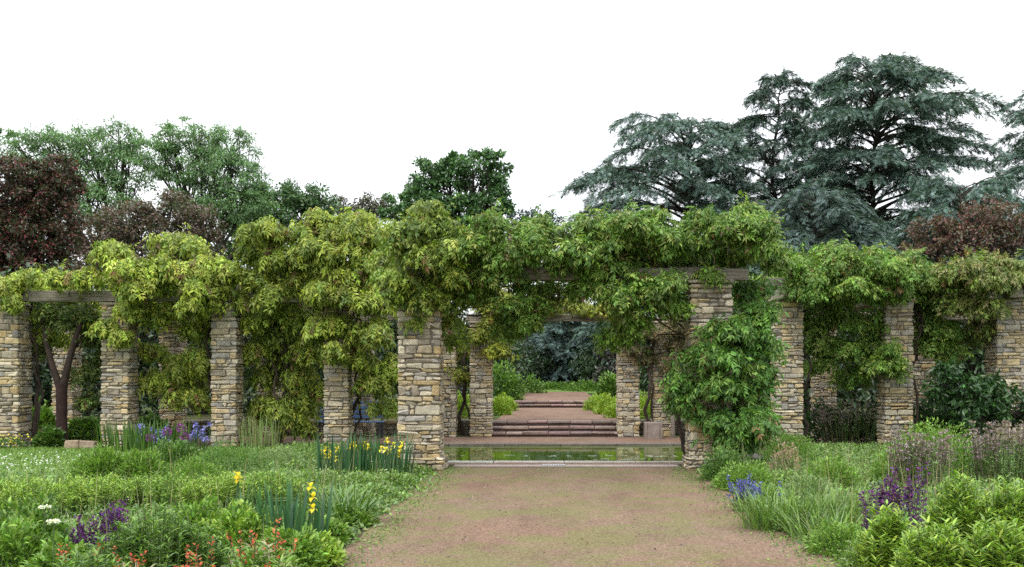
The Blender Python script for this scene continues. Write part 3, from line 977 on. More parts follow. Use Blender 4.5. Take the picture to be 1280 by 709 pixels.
AIRY = [(.15, .27, .11), (.19, .31, .13), (.12, .225, .095)]
TG = "trees behind the pergola"
tree("airy_tree", "tall airy light-green tree, the left of two, behind the dark red tree", "tree",
     [(35, 192, 32, 26), (75, 180, 40, 26), (115, 185, 42, 32), (150, 172, 34, 22), (160, 210, 42, 32), (105, 220, 44, 30), (60, 218, 40, 28), (130, 255, 50, 32), (10, 172, 16, 14), (5, 200, 24, 22)], 58, 140, AIRY, .22, 30, .15, 80, .45, .26, group=TG, asp=.3, tmpl=DIA, flat=.6)
tree("airy_tree", "tall airy light-green tree with visible dark limbs, the right of two", "tree",
     [(215, 172, 30, 22), (250, 172, 40, 26), (290, 188, 34, 26), (228, 205, 44, 32), (275, 215, 44, 34), (308, 222, 30, 28), (240, 248, 48, 32), (290, 255, 44, 34), (198, 200, 26, 26), (325, 250, 26, 24)], 60, 262, AIRY, .22, 30, .15, 80, .45, .26, group=TG, asp=.3, flat=.6)
tree("red_leaved_tree", "dark red-leaved tree at the left edge above the pergola", "tree",
     [(25, 215, 42, 22), (70, 212, 26, 22), (55, 245, 42, 34), (5, 250, 45, 40), (20, 295, 60, 45), (75, 285, 34, 38), (40, 340, 70, 40), (-40, 300, 60, 80), (92, 232, 12, 14)], 36, 20,
     [(.10, .045, .038), (.07, .055, .035), (.06, .07, .032), (.17, .04, .042), (.05, .065, .028), (.045, .055, .025)], .13, 34, .14, 80, .25, .22, group=TG)
tree("plum_tree", "purple-brown plum tree between the red tree and the vine, under the airy trees", "tree",
     [(205, 262, 46, 24), (165, 275, 46, 26), (240, 275, 32, 26), (120, 290, 42, 30), (195, 300, 60, 30), (255, 300, 26, 26), (110, 330, 40, 30), (160, 320, 50, 26)], 44, 185,
     [(.12, .075, .06), (.09, .08, .05), (.17, .11, .09), (.075, .10, .05)], .15, 30, .14, 70, .2, .2, group=TG)
tree("dense_tree", "rounded mid-green tree behind the vine, right of the airy trees", "tree",
     [(345, 240, 32, 18), (382, 246, 30, 18), (402, 258, 24, 16), (325, 246, 22, 18), (355, 250, 40, 24), (325, 268, 32, 28), (385, 262, 30, 24), (350, 285, 50, 28), (400, 275, 18, 18), (310, 290, 30, 30), (420, 290, 34, 18), (455, 292, 30, 14), (290, 262, 18, 24), (285, 300, 30, 24), (320, 320, 40, 24)], 68, 355, [(.08, .155, .06), (.10, .185, .07), (.065, .125, .055)], .24, 28, .16, 75, .2, .3, group=TG)
tree("brownish_tree", "small hazy brownish tree far off beyond the pergola", "tree", [(430, 258, 15, 14), (458, 255, 18, 14), (445, 270, 34, 14), (477, 262, 13, 14)], 95, 445, [(.12, .11, .075), (.10, .11, .07)], .30, 50, .2, 50, .1, .2, group=TG)
tree("chestnut_tree", "broad dark-green tree standing clear against the sky above the gateway", "tree",
     [(592, 213, 34, 26), (625, 225, 18, 26), (562, 218, 24, 22), (612, 202, 20, 16), (535, 226, 22, 28), (565, 240, 34, 30), (612, 250, 30, 26), (510, 252, 28, 22), (545, 268, 42, 26), (500, 272, 24, 20), (520, 243, 22, 18), (600, 278, 40, 26), (630, 258, 12, 14), (532, 203, 8, 10), (574, 198, 10, 12), (490, 262, 14, 16), (560, 285, 50, 22)],
     55, 570, [(.075, .16, .055), (.10, .195, .065), (.055, .12, .045)], .22, 30, .13, 75, .25, .28, group=TG)
tree("distant_tree", "faint blue-green tree far away right of the chestnut", "tree", [(665, 274, 18, 10), (690, 278, 16, 12), (645, 276, 14, 12)], 120, 670, [(.06, .095, .075), (.05, .08, .07)], .4, 70, .2, 45, .1, .2, group=TG)
tree("purple_tree", "purple-brown leaved tree at the right edge in front of the cedars", "tree",
     [(1205, 278, 44, 24), (1165, 295, 34, 24), (1245, 270, 34, 24), (1275, 290, 30, 30), (1215, 305, 60, 26), (1150, 312, 30, 18)], 34, 1215, [(.13, .065, .055), (.09, .075, .045), (.17, .075, .065), (.10, .095, .05)], .12, 32, .15, 46, .2, .2, group=TG)


def cedar(label, base_px, Y, top_py, prof, cols, nbr=60, tilt=0., low=.12, group="blue cedars behind the right wing", name="cedar_tree", dense=1.0, seed=1, lead=0.0):
    """layered flat boughs with drooping feathery sprays; prof = [(height fraction, left reach px, right reach px)]"""
    b = W(base_px, 500, Y); b[2] = ZU - .05
    tp = W(base_px + tilt, top_py, Y)
    root = empty(name, b, label, "tree", group)
    mb, sb = MB(), MB()
    H = tp[2] - b[2]
    s = Y / F
    trunk = wiggle(b, tp, 16, .12)
    tube(sb, trunk, np.linspace(.016 * H, .03, 16), (.05, .042, .036), 9)
    hf = np.array([p[0] for p in prof]); lf = np.array([p[1] for p in prof]) * s; rf = np.array([p[2] for p in prof]) * s
    for k in range(nbr):
        f = low + (1 - low) * ((k + rng.uniform(0, .8)) / nbr)
        az = k * 2.399 + rng.normal(0, .3)
        cx = math.cos(az)
        side = np.interp(f, hf, rf) if cx > 0 else np.interp(f, hf, lf)
        mean = (np.interp(f, hf, rf) + np.interp(f, hf, lf)) / 2
        R = (abs(cx) * side + (1 - abs(cx)) * mean) * rng.uniform(.70, 1.06)
        R = max(R, .6)
        o = np.array([np.interp(f, np.linspace(0, 1, 16), trunk[:, i]) for i in range(3)])
        n = 12
        tt = np.linspace(0, 1, n)
        rise = R * (.30 * f + .02) * rng.uniform(.2, 1.6)
        hd = np.array([math.cos(az), math.sin(az), 0])
        bend = rng.normal(0, .12)
        pd = np.array([-hd[1], hd[0], 0])
        br = o + hd * (R * tt)[:, None] + pd * (bend * R * tt ** 2)[:, None]
        br[:, 2] += rise * np.sin(tt * 2.2) - .12 * R * tt ** 3
        tube(sb, br, np.linspace(.011 * R + .02, .01, n), (.05, .042, .036), 5)
        # twigs
        nt = int(R * 7.0 * dense) + 8
        for q in range(nt):
            t = rng.uniform(.22, 1.0) ** .8
            p = np.array([np.interp(t, tt, br[:, i]) for i in range(3)])
            sd = 1 if q % 2 else -1
            ang = rng.uniform(.35, 1.15) * sd
            tl = (.20 * R * (1.12 - t) + .5) * rng.uniform(.5, 1.2)
            d0 = hd * math.cos(ang) + pd * math.sin(ang)
            m = max(4, int(tl / .17))
            ss = np.linspace(.05, 1, m)
            tw = p + d0 * (tl * ss)[:, None]
            tw[:, 2] += .06 * tl * np.sin(ss * 3) - .42 * tl * ss ** 2 + rng.normal(0, .03)
            dd = d0 + np.array([0, 0, -.1])[None] - np.array([0, 0, .6]) * ss[:, None] ** 2
            dd = np.repeat(dd, 2, 0) + rng.normal(0, .35, (2 * m, 3))
            pp = np.repeat(tw, 2, 0) + rng.normal(0, .05, (2 * m, 3))
            l = .36 * rng.uniform(.7, 1.25, 2 * m)
            scatter(mb, SPRAY, pp, dd, np.array([0, 0, 1.]) + rng.normal(0, .3, (2 * m, 3)), l, l, l, jcol(cols, 2 * m, .16, .04) * np.exp(rng.normal(0, .1)))
    mb.build("crown", M_NEEDLE, root)
    sb.build("trunk", M_BARK, root, True)
    return root


CED = [(.10, .165, .135), (.135, .205, .175), (.07, .12, .098), (.17, .24, .21)]
CED2 = [(.07, .12, .095), (.09, .145, .115), (.055, .09, .075)]
cedar("blue-green cedar with wide layered boughs, the lower one at the left of the cedars", 858, 62, 156, [(.1, 150, 120), (.6, 172, 105), (.71, 168, 92), (.8, 138, 82), (.88, 112, 72), (.94, 98, 58), (1, 50, 36)], CED, 155, 6)
cedar("slim blue-green cedar rising between the two broader cedars", 972, 66, 95, [(.1, 100, 110), (.5, 105, 110), (.65, 84, 80), (.78, 62, 58), (.91, 52, 40), (.97, 36, 34), (1, 16, 14)], CED2, 135, 6)
cedar("tallest blue-green cedar at the right against the sky", 1088, 60, 90, [(.1, 130, 205), (.5, 140, 200), (.6, 120, 155), (.69, 104, 128), (.77, 96, 142), (.85, 88, 110), (.92, 78, 90), (.97, 68, 84), (1, 40, 50)], CED, 215, 0)
cedar("blue-green cedar cut off by the right edge", 1330, 62, 100, [(.1, 110, 110), (.5, 110, 110), (.62, 95, 95), (.75, 80, 80), (.88, 70, 70), (1, 20, 20)], CED, 110, 0)
cedar("low grey-blue weeping cedar tucked under the tallest cedar", 1020, 46, 250, [(.1, 90, 100), (.6, 100, 110), (.8, 90, 90), (1, 40, 40)], [(.10, .15, .135), (.13, .19, .17), (.08, .12, .105)], 100, 0)
cedar("low blue-green cedar boughs between the tallest cedar and the purple tree", 1200, 52, 236, [(.1, 90, 100), (.6, 95, 105), (.85, 85, 95), (1, 40, 45)], CED, 90, 0)
cedar("grey-blue cedar with drooping boughs closing the view at the end of the path", 700, 66, 380, [(.1, 60, 90), (.5, 80, 80), (.8, 60, 50), (1, 15, 15)], [(.13, .20, .185), (.17, .25, .23), (.09, .14, .13)], 80, 0, group="dark trees at the end of the path")

# dark shrubs and small trees behind the pergola and round the end of the path
DK = [(.022, .05, .018), (.03, .065, .022), (.016, .036, .014), (.04, .08, .025)]  # leaf colours darkened to stand in for the shade under the vines
SG = "shrubs in dark shade colours behind the pergola"
sh = [(-40, 430, 110, 100, 31, "shrub in dark shade colours behind the outermost left pillar"), (60, 420, 70, 100, 33, "shrub in dark shade colours behind the forked tree"), (160, 430, 70, 100, 31.5, "shrub in dark shade colours behind the second pillar from the left"),
      (255, 430, 70, 100, 32.5, "shrub in dark shade colours behind the blue irises"), (345, 430, 65, 100, 31.5, "shrub in dark shade colours behind the low hanging vine"), (430, 425, 65, 105, 33, "shrub in dark shade colours behind the bench"),
      (510, 420, 60, 100, 31.5, "shrub in dark shade colours behind the left gateway pillar"), (575, 420, 36, 75, 31, "shrub in dark shade colours left of the far gateway"), (835, 420, 45, 70, 31.5, "shrub in dark shade colours right of the far gateway"),
      (915, 420, 65, 100, 33, "shrub in dark shade colours behind the climber"), (1010, 425, 75, 105, 31.5, "shrub in dark shade colours behind the first right wing pillar"), (1110, 420, 75, 105, 32.5, "shrub in dark shade colours behind the middle right pillar"), (1215, 420, 80, 105, 31.5, "shrub in dark shade colours behind the outermost right pillar"), (1320, 420, 80, 105, 32, "shrub in dark shade colours at the far right edge")]
for px, py, rx, ry, Y, lab in sh:
    tree("backing_shrub", lab, "shrub", [(px, py - 30, rx, ry * .6), (px, py + 45, rx * 1.1, ry * .6)], Y, px, DK, .20, 9, .2, 70, .3, .10, group=SG, z0=ZT, mat=M_GLOSSY, asp=.5)
sh2 = [(625, 450, 30, 50, 48, "dark shrub at the left of the path end"), (655, 455, 30, 40, 62, "dark shrub closing the path end on the left"), (705, 455, 45, 40, 68, "darkest shrub in the middle of the path end"), (755, 455, 35, 45, 60, "dark shrub closing the path end on the right"), (768, 458, 22, 40, 46, "dark purplish shrub at the right of the path end")]
for px, py, rx, ry, Y, lab in sh2:
    tree("backing_shrub", lab, "shrub", [(px, py, rx, ry)], Y, px, DK if 'purpl' not in lab else [(.035, .03, .025), (.025, .035, .02)], .22, 26, .18, 80, .3, .1, group="dark trees at the end of the path", mat=M_GLOSSY)
# far wood that closes the gaps low behind everything
mb = MB()
n = 40000
xx = rng.uniform(-70, 80, n); yy = rng.uniform(74, 86, n)
zz = rng.uniform(0, 1, n) ** .8 * (6.0 + 1.6 * lump(xx * .25, xx * .1, 1))
scatter(mb, DIA, np.stack([xx, yy, zz], -1), sphere(n), np.array([0, 0, 1.]) + rng.normal(0, .6, (n, 3)), 1.0, .6, .6, jcol([(.03, .06, .025), (.04, .075, .03)], n))
tag(mb.build("far_woodland", M_LEAF), None, None, None, "stuff")

# ------------------------------------------------------------------ garden plants
LIME = [(.25, .38, .05), (.20, .33, .045), (.31, .42, .065)]
FRESH = [(.15, .27, .04), (.19, .32, .05), (.115, .21, .033)]
MID = [(.085, .17, .035), (.12, .215, .04), (.065, .135, .03)]
GREY = [(.19, .27, .10), (.22, .30, .12), (.15, .22, .075)]
IRISG = [(.05, .13, .055), (.07, .16, .06), (.04, .10, .045)]
STRAW = [(.30, .27, .15), (.24, .23, .11)]


def lay(px, py, h):
    """place a plant of height h so its top shows near (px, py)"""
    Y = (EYE - h) * F / (py - VY)
    return np.array([(px - VX) * Y / F, Y, 0.])


def G(px, py, z=0.):
    Y = (EYE - z) * F / (py - VY)
    return np.array([(px - VX) * Y / F, Y, z])


def leafy(c, rx, ry, h, n, L, cols, asp=.4, tm=LEAF, lift=.5, inner=.6):
    """dome of leaves"""
    mb = MB()
    u = sphere(n * 2); u = u[u[:, 2] > -.05][:n]; n = len(u)
    rad = rng.uniform(inner, 1.0, n)
    rad *= 1 + .18 * np.sin(u[:, 0] * 6 + c[0] * 5) * np.cos(u[:, 1] * 5 + c[1])
    p = c + u * rad[:, None] * np.array([rx, ry, h * .92])
    p[:, 2] = np.maximum(p[:, 2], .03)
    d = u * np.array([1, 1, .6]) + np.array([0, 0, lift]) + rng.normal(0, .45, (n, 3))
    l = L * rng.uniform(.6, 1.3, n)
    scatter(mb, tm, p, d, np.array([0, 0, 1.]) + u * .3 + rng.normal(0, .35, (n, 3)), l, l * asp, l * .6, jcol(cols, n, .18, .06))
    return mb


def shoots(c, rx, ry, h, ns, L, cols, per=16, asp=.2, lean=.25, whorl=.5, stemc=(.10, .16, .04), tm=LEAF, up=.25, curl=.4):
    """upright leafy stems, fuller at the tips"""
    mb = MB()
    r = np.sqrt(rng.uniform(0, 1, ns)); a = rng.uniform(0, 6.283, ns)
    bx, by = r * np.cos(a), r * np.sin(a)
    hh = h * (1 - .45 * r ** 2) * rng.uniform(.82, 1.08, ns)
    base = c + np.stack([bx * rx * .75, by * ry * .75, np.zeros(ns)], -1)
    top = base + np.stack([bx * rx * lean + rng.normal(0, .03, ns), by * ry * lean + rng.normal(0, .03, ns), hh], -1)
    for i in range(ns):
        V = np.linspace(base[i], top[i], 3)
        tube(mb, V, [.006, .005, .003], stemc, 3)
    t = np.concatenate([np.full(ns, f) for f in np.linspace(.25, 1.0, per) ** whorl])
    idx = np.tile(np.arange(ns), per)
    N = len(idx)
    p = base[idx] + (top - base)[idx] * t[:, None]
    az = rng.uniform(0, 6.283, N)
    d = np.stack([np.cos(az), np.sin(az), up + .75 * (t - .5) + rng.normal(0, .2, N)], -1)
    l = L * rng.uniform(.7, 1.2, N) * (1.1 - .35 * t)
    scatter(mb, tm, p, d, np.array([0, 0, 1.]) + rng.normal(0, .2, (N, 3)), l, l * asp, l * curl, jcol(cols, N, .14, .05))
    return mb


def blades(c, rx, ry, h, n, w, bend, cols, spread=.25):
    mb = MB()
    r = np.sqrt(rng.uniform(0, 1, n)); a = rng.uniform(0, 6.283, n)
    p = c + np.stack([r * np.cos(a) * rx, r * np.sin(a) * ry, np.zeros(n)], -1)
    a2 = a + rng.normal(0, .7, n)
    out = np.stack([np.cos(a2), np.sin(a2), np.zeros(n)], -1)
    hh = h * rng.uniform(.6, 1.1, n)
    d = np.array([0, 0, 1.]) + out * spread * rng.uniform(.2, 1.3, n)[:, None]
    # BLADE bends along +z of its frame: z = x cross (up cross x) ~ up, so give `out` as up
    b = hh * bend * rng.uniform(.3, 1.4, n)
    scatter(mb, BLADE, p, d, out + rng.normal(0, .3, (n, 3)), hh, w * rng.uniform(.7, 1.3, n), b, jcol(cols, n, .17, .06))
    return mb


def spike_parts(base, top, *a):
    out = []
    for i in range(len(base)):
        m = MB(); spikes(m, base[i:i + 1], top[i:i + 1], *a); out.append(("flower_spike", m, M_PETAL))
    return out


def spikes(mb, base, top, n, size, cols, r0=.02, frac=.5):
    """flower spikes on stems from base to top (K,3)"""
    K = len(base)
    for i in range(K):
        tube(mb, [base[i], top[i]], [.004, .003], (.09, .13, .05), 3)
    t = rng.uniform(1 - frac, 1.03, (K, n))
    p = base[:, None] + (top - base)[:, None] * t[..., None]
    az = rng.uniform(0, 6.283, (K, n))
    d = np.stack([np.cos(az), np.sin(az), .6 + 0 * az], -1)
    p = p + d * np.array([1, 1, 0]) * (r0 * (1.25 - t))[..., None]
    N = K * n
    l = size * rng.uniform(.6, 1.2, N)
    scatter(mb, DIA, p.reshape(-1, 3), d.reshape(-1, 3), sphere(N), l, l * .6, l, jcol(cols, N, .25, .1))


def iris_flowers(P, s, cols):
    out = []
    for p in P:
        k = 6
        az = np.arange(k) * (2 * np.pi / 6) + rng.uniform(0, 1)
        std = np.arange(k) % 2
        d = np.stack([np.cos(az) * np.where(std, .5, 1), np.sin(az) * np.where(std, .5, 1), np.where(std, .9, -.35)], -1)
        mb = MB(); out.append(mb)
        scatter(mb, LEAF, np.repeat(p[None], k, 0), d, np.array([0, 0, 1.]) + rng.normal(0, .15, (k, 3)), s * rng.uniform(.85, 1.1, k), s * .62, s * .9, jcol(cols, k, .12, .05))
        tube(mb, [p - np.array([0, 0, .3]), p], [.005, .006], (.08, .16, .05), 4)
    return out


def plant(name, label, cat, c, parts, group=None):
    root = empty(name, c, label, cat, group)
    for pn, mb, mat in parts:
        o = mb.build(pn, mat, root)
        if pn in ('seed_heads', 'flower_heads', 'blossoms'): o['kind'] = 'stuff'
    return root


def wpx(r, Y):
    return r * Y / F


# --- left bed: mounds
def mound(label, px, py, rpx, h, cols, n=1500, L=.09, asp=.35, kind="leafy", name="leafy_perennial", group="leafy green mounds in the beds", mat=None, dx=1.0):
    c = lay(px, py, h)
    rx = wpx(rpx, c[1])
    if c[0] < 0: c[0] = min(c[0], PX0 - rx * .85)
    else: c[0] = max(c[0], PX1 + rx * .85)
    if kind == "leafy":
        mb = leafy(c, rx, rx * dx, h, int(n * 1.8), L * .72, cols, asp)
    else:
        mb = shoots(c, rx, rx * dx, h, int(n * 1.25), L * .8, cols, asp=asp)
    return plant(name, label, "plant", c, [("foliage", mb, mat or M_LEAF)], group)


mound("wide rough mound of lance leaves in front of the second pillar", 130, 560, 36, .58, FRESH, 2200, .13, .2)
mound("smaller rough mound of lance leaves touching the wide one on its right", 175, 563, 32, .55, FRESH, 2000, .13, .2)
mound("compact mid-green mound left of the third pillar, beyond the wide rough mound", 218, 548, 34, .60, MID, 1700, .10)
mound("soft feathery green mound below the blue irises", 285, 551, 50, .56, [(.10, .20, .045), (.13, .24, .05)], 2600, .075, .2)
mound("low feathery mound under the third pillar, beside the pale reeds", 240, 570, 40, .45, FRESH, 1900, .07, .25)
mound("grey-green tuft right of the feathery mound", 345, 556, 36, .42, GREY, 1500, .06, .3)
for i, (px, py, r, lab) in enumerate([(120, 592, 62, "lime shoots spreading at the left behind the purple salvia"), (205, 590, 60, "lime shoots in front of the wide rough mound"), (275, 592, 52, "lime shoots left of the lone yellow iris"),
                                      (340, 590, 50, "lime shoots right of the lone yellow iris"), (40, 598, 60, "lime shoots at the edge of the lawn"), (-20, 590, 50, "lime shoots at the left edge of the bed")]):
    mound(lab, px, py, r, .46, LIME if i % 2 == 0 else LIME + FRESH, 130, .10, .2, "shoots", "lime_perennial", "lime green perennials in the left bed")
for px, py, r, h, lab in [(395, 585, 44, .34, "grey-green ground plant before the yellow irises"), (450, 590, 40, .28, "grey-green ground plant nearest the left gateway pillar"), (490, 592, 32, .2, "low creeping plant at the corner of the path by the left pillar"),
                          (430, 612, 42, .24, "low grey-green plant at the path edge, halfway along"), (470, 606, 30, .2, "low speckled plant at the path edge beside the pillar"), (395, 606, 36, .32, "grey-green plant behind the iris with arching leaves")]:
    mound(lab, px, py, r, h, GREY + FRESH, 1500, .055, .5, name="ground_plant", group="low grey-green plants along the left path edge")
for px, py, r, h, n, cols, lab in [(40, 618, 52, .62, 1900, MID + FRESH, "bushy plant at the left edge beside the white umbels"), (20, 645, 50, .55, 1600, FRESH, "bushy plant in the bottom left corner"), (75, 672, 46, .45, 1400, FRESH, "fresh green plant below the salvia at bottom left"),
                                   (300, 628, 50, .48, 1500, FRESH + LIME, "fresh plant between the salvia and the sword leaves"), (250, 622, 40, .5, 1400, FRESH, "fresh green plant just right of the salvia"), (360, 660, 46, .35, 1500, FRESH, "fresh green plant below the sword leaves"),
                                   (400, 668, 44, .26, 1500, LIME, "bright low mound at the path edge in the foreground"), (330, 690, 50, .34, 1500, FRESH, "fresh plant between the red flowers and the path"), (405, 650, 34, .22, 1000, FRESH, "small low plant at the path edge by the arching leaves"), (440, 640, 26, .16, 700, FRESH, "creeping tuft at the path edge")]:
    mound(lab, px, py, r, h, cols, n, .085, .4)
for px, py, r, h, lab in [(200, 632, 46, .66, "tall leafy stems rising in the middle of the left foreground"), (150, 655, 38, .55, "leafy stems right below the purple salvia"), (245, 652, 36, .52, "leafy stems behind the red flowers"), (110, 690, 50, .42, "leafy stems along the bottom edge at left")]:
    mound(lab, px, py, r, h, FRESH + MID, 60, .11, .22, "shoots", "tall_aster", "tall leafy stems in the left foreground")

# purple salvia, two clumps
def salvia(label, px, py, rpx, h, n, cols):
    c = lay(px, py, h)
    rx = wpx(rpx, c[1])
    b = c + np.stack([rng.uniform(-.75, .75, n) * rx, rng.uniform(-.5, .5, n) * rx, np.zeros(n)], -1)
    tp = b + np.stack([(b[:, 0] - c[0]) * .35 + rng.normal(0, .03, n), rng.normal(0, .04, n), h * rng.uniform(.78, 1.06, n) * (.88 + .16 * (b[:, 0] - c[0]) / rx)], -1)
    fl = spike_parts(b, tp, 60, .03, cols, .013, .5)
    return plant("purple_salvia", label, "flowers", c, [("foliage", leafy(c, rx, rx * .7, h * .5, 900, .07, MID, .35), M_LEAF)] + fl, "clumps of purple salvia")


PUR = [(.12, .025, .17), (.09, .02, .16), (.17, .035, .19), (.07, .025, .10)]
salvia("purple salvia spikes in the left foreground beneath the lime shoots", 130, 627, 36, .62, 26, PUR)
salvia("purple salvia spikes in the right bed behind the bright leafy mounds", 1113, 589, 33, .86, 36, PUR)

# irises
def iris(label, c, rx, ry, h, n, flowers, fcols, s=.085, group="clumps of iris", cols=IRISG, w=.035):
    parts = [("sword_leaves", blades(c, rx, ry, h, n, w, .06, cols, .16), M_GLOSSY)]
    if len(flowers):
        parts += [("flower", m, M_PETAL) for m in iris_flowers(np.array(flowers), s, fcols)]
    return plant("iris_clump", label, "flowers", c, parts, group)


YF = [(.82, .68, .05), (.85, .74, .12), (.74, .56, .03)]
BF = [(.18, .17, .55), (.25, .25, .65), (.13, .11, .42), (.38, .38, .75)]
Yi = 15.6
iris("yellow iris clump at the foot of the left gateway pillar", W(480, 588, Yi) * [1, 1, 0], .42, .3, .72, 90, [W(x, y, Yi + rng.uniform(-.2, .2)) for x, y in ((484, 551), (492, 557), (500, 562), (482, 563), (476, 562), (499, 570), (487, 565), (503, 556))], YF, .078)
iris("yellow iris clump left of the gateway pillar irises", W(432, 588, Yi) * [1, 1, 0], .42, .3, .72, 90, [W(x, y, Yi + rng.uniform(-.2, .2)) for x, y in ((408, 562), (414, 568), (421, 563), (409, 571), (442, 556), (456, 556), (438, 559), (419, 574), (404, 566), (444, 561), (459, 559))], YF, .078)
cI = lay(362, 606, .62)
iris("yellow iris with broad sword leaves in the middle of the left bed", cI, .32, .25, .66, 80, [W(388, 609, cI[1] - .1), W(391, 622, cI[1] - .15), W(391, 636, cI[1] - .2)], YF, .062)
cI = lay(297, 594, .62)
iris("lone yellow iris flower among the lime shoots", cI, .1, .1, .5, 14, [W(297, 595, cI[1]), W(298, 600, cI[1])], YF, .062)
cI = np.array([-8.55, 21.0, 0])
iris("blue iris bed behind the mounds between two pillars", cI, .95, .5, .72, 200, [W(rng.uniform(170, 212), rng.uniform(532, 552), 21.0 + rng.uniform(-.4, .4)) for _ in range(50)] + [W(rng.uniform(236, 264), rng.uniform(530, 553), 21.0 + rng.uniform(-.4, .3)) for _ in range(36)], BF, .07, cols=MID)
# alliums among the blue irises
for px, py, lab in ((209, 540, "purple allium ball in the middle of the blue irises"), (225, 535, "purple allium ball standing tallest above the iris leaves"), (188, 547, "purple allium ball low among the left blue irises"), (231, 546, "purple allium ball lowest, left of the right blue irises")):
    p = W(px, py, 20.6)
    root = empty("allium", (p[0], p[1], 0), lab, "flower", "alliums among the blue irises")
    mb = MB(); n = 90; u = sphere(n); scatter(mb, DIA, p + u * .055, u, sphere(n), .05, .025, .03, jcol((.25, .07, .28), n)); mb.build("flower_head", M_PETAL, root)
    mb = MB(); tube(mb, [(p[0], p[1], 0), p], [.008, .006], (.1, .18, .05), 5); mb.build("stem", M_LEAF, root)
# small yellow flowers at the first pillar
c = W(14, 556, 21.9) * [1, 1, 0]
fl = MB(); n = 46; P = c + np.stack([rng.normal(0, .22, n), rng.normal(0, .12, n), rng.uniform(.12, .34, n)], -1)
scatter(fl, DIA, P, sphere(n), np.array([0, -.5, 1.]) + rng.normal(0, .3, (n, 3)), .05, .045, .02, jcol(YF, n))
plant("yellow_flowers", "small yellow flowers at the foot of the outermost left pillar", "flowers", c, [("foliage", leafy(c, .4, .2, .3, 500, .06, MID), M_LEAF), ("blossoms", fl, M_PETAL)])
# arching strap leaves
c = lay(432, 606, .42)
plant("daylily", "arching strap-leaved clump at the path edge of the left bed", "plant", c, [("leaves", blades(c, .22, .2, .55, 110, .022, .75, MID, .55), M_GLOSSY)])
c = lay(325, 520, .95)
c = W(325, 552, 22.0) * [1, 1, 0]
plant("pale_reeds", "pale upright reeds right of the blue irises by the hanging vine", "plant", c, [("leaves", blades(c, .45, .25, 0.8, 120, .02, .1, [(.30, .36, .14), (.22, .30, .10)], .12), M_LEAF)])

# red flowers
for px, py, lab in ((100, 668, "orange-red flowers below the left purple salvia"), (164, 678, "orange-red flowers among the leafy stems"), (318, 654, "tall red flower spires in the middle of the left foreground"), (333, 667, "red flower spires right of the tall ones"), (253, 680, "red flowers low at the bottom of the left bed"), (346, 679, "single red spire nearest the path"), (225, 690, "pale red flowers along the bottom edge")):
    c = lay(px, py, .5)
    n = 6 if 'tall' in lab else 1 if 'single' in lab else 4
    b = c + np.stack([rng.normal(0, .09, n), rng.normal(0, .09, n), np.zeros(n)], -1)
    tp = b + np.stack([rng.normal(0, .05, n), rng.normal(0, .05, n), rng.uniform(.36, .5, n)], -1)
    fl = spike_parts(b, tp, 14, .028, [(.55, .11, .06), (.60, .18, .09), (.45, .08, .06)], .014, .28)
    plant("red_flowers", lab, "flowers", c, [("foliage", shoots(c, .22, .22, .4, 16, .10, FRESH + STRAW, 12, .2), M_LEAF)] + fl, "red flowers in the left foreground")
# white umbels
for px, py, lab in ((56, 632, "flat white flower head above the dark plant, the upper of two"), (67, 650, "flat white flower head, the lower of two")):
    c = lay(px, py, .62)
    mb = MB(); n = 70; r = np.sqrt(rng.uniform(0, 1, n)) * .045; a = rng.uniform(0, 6.283, n)
    P = c + np.stack([r * np.cos(a), r * np.sin(a), .62 - r * .3], -1)
    scatter(mb, DIA, P, sphere(n), np.array([0, 0, 1.]) + rng.normal(0, .3, (n, 3)), .018, .016, .01, jcol((.75, .75, .68), n, .06, .02))
    sb = MB(); tube(sb, [c, c + np.array([0, 0, .61])], [.006, .004], (.09, .15, .05), 5)
    plant("white_umbel", lab, "flower", c, [("flower_head", mb, M_PETAL), ("stem", sb, M_LEAF)], "white umbels")

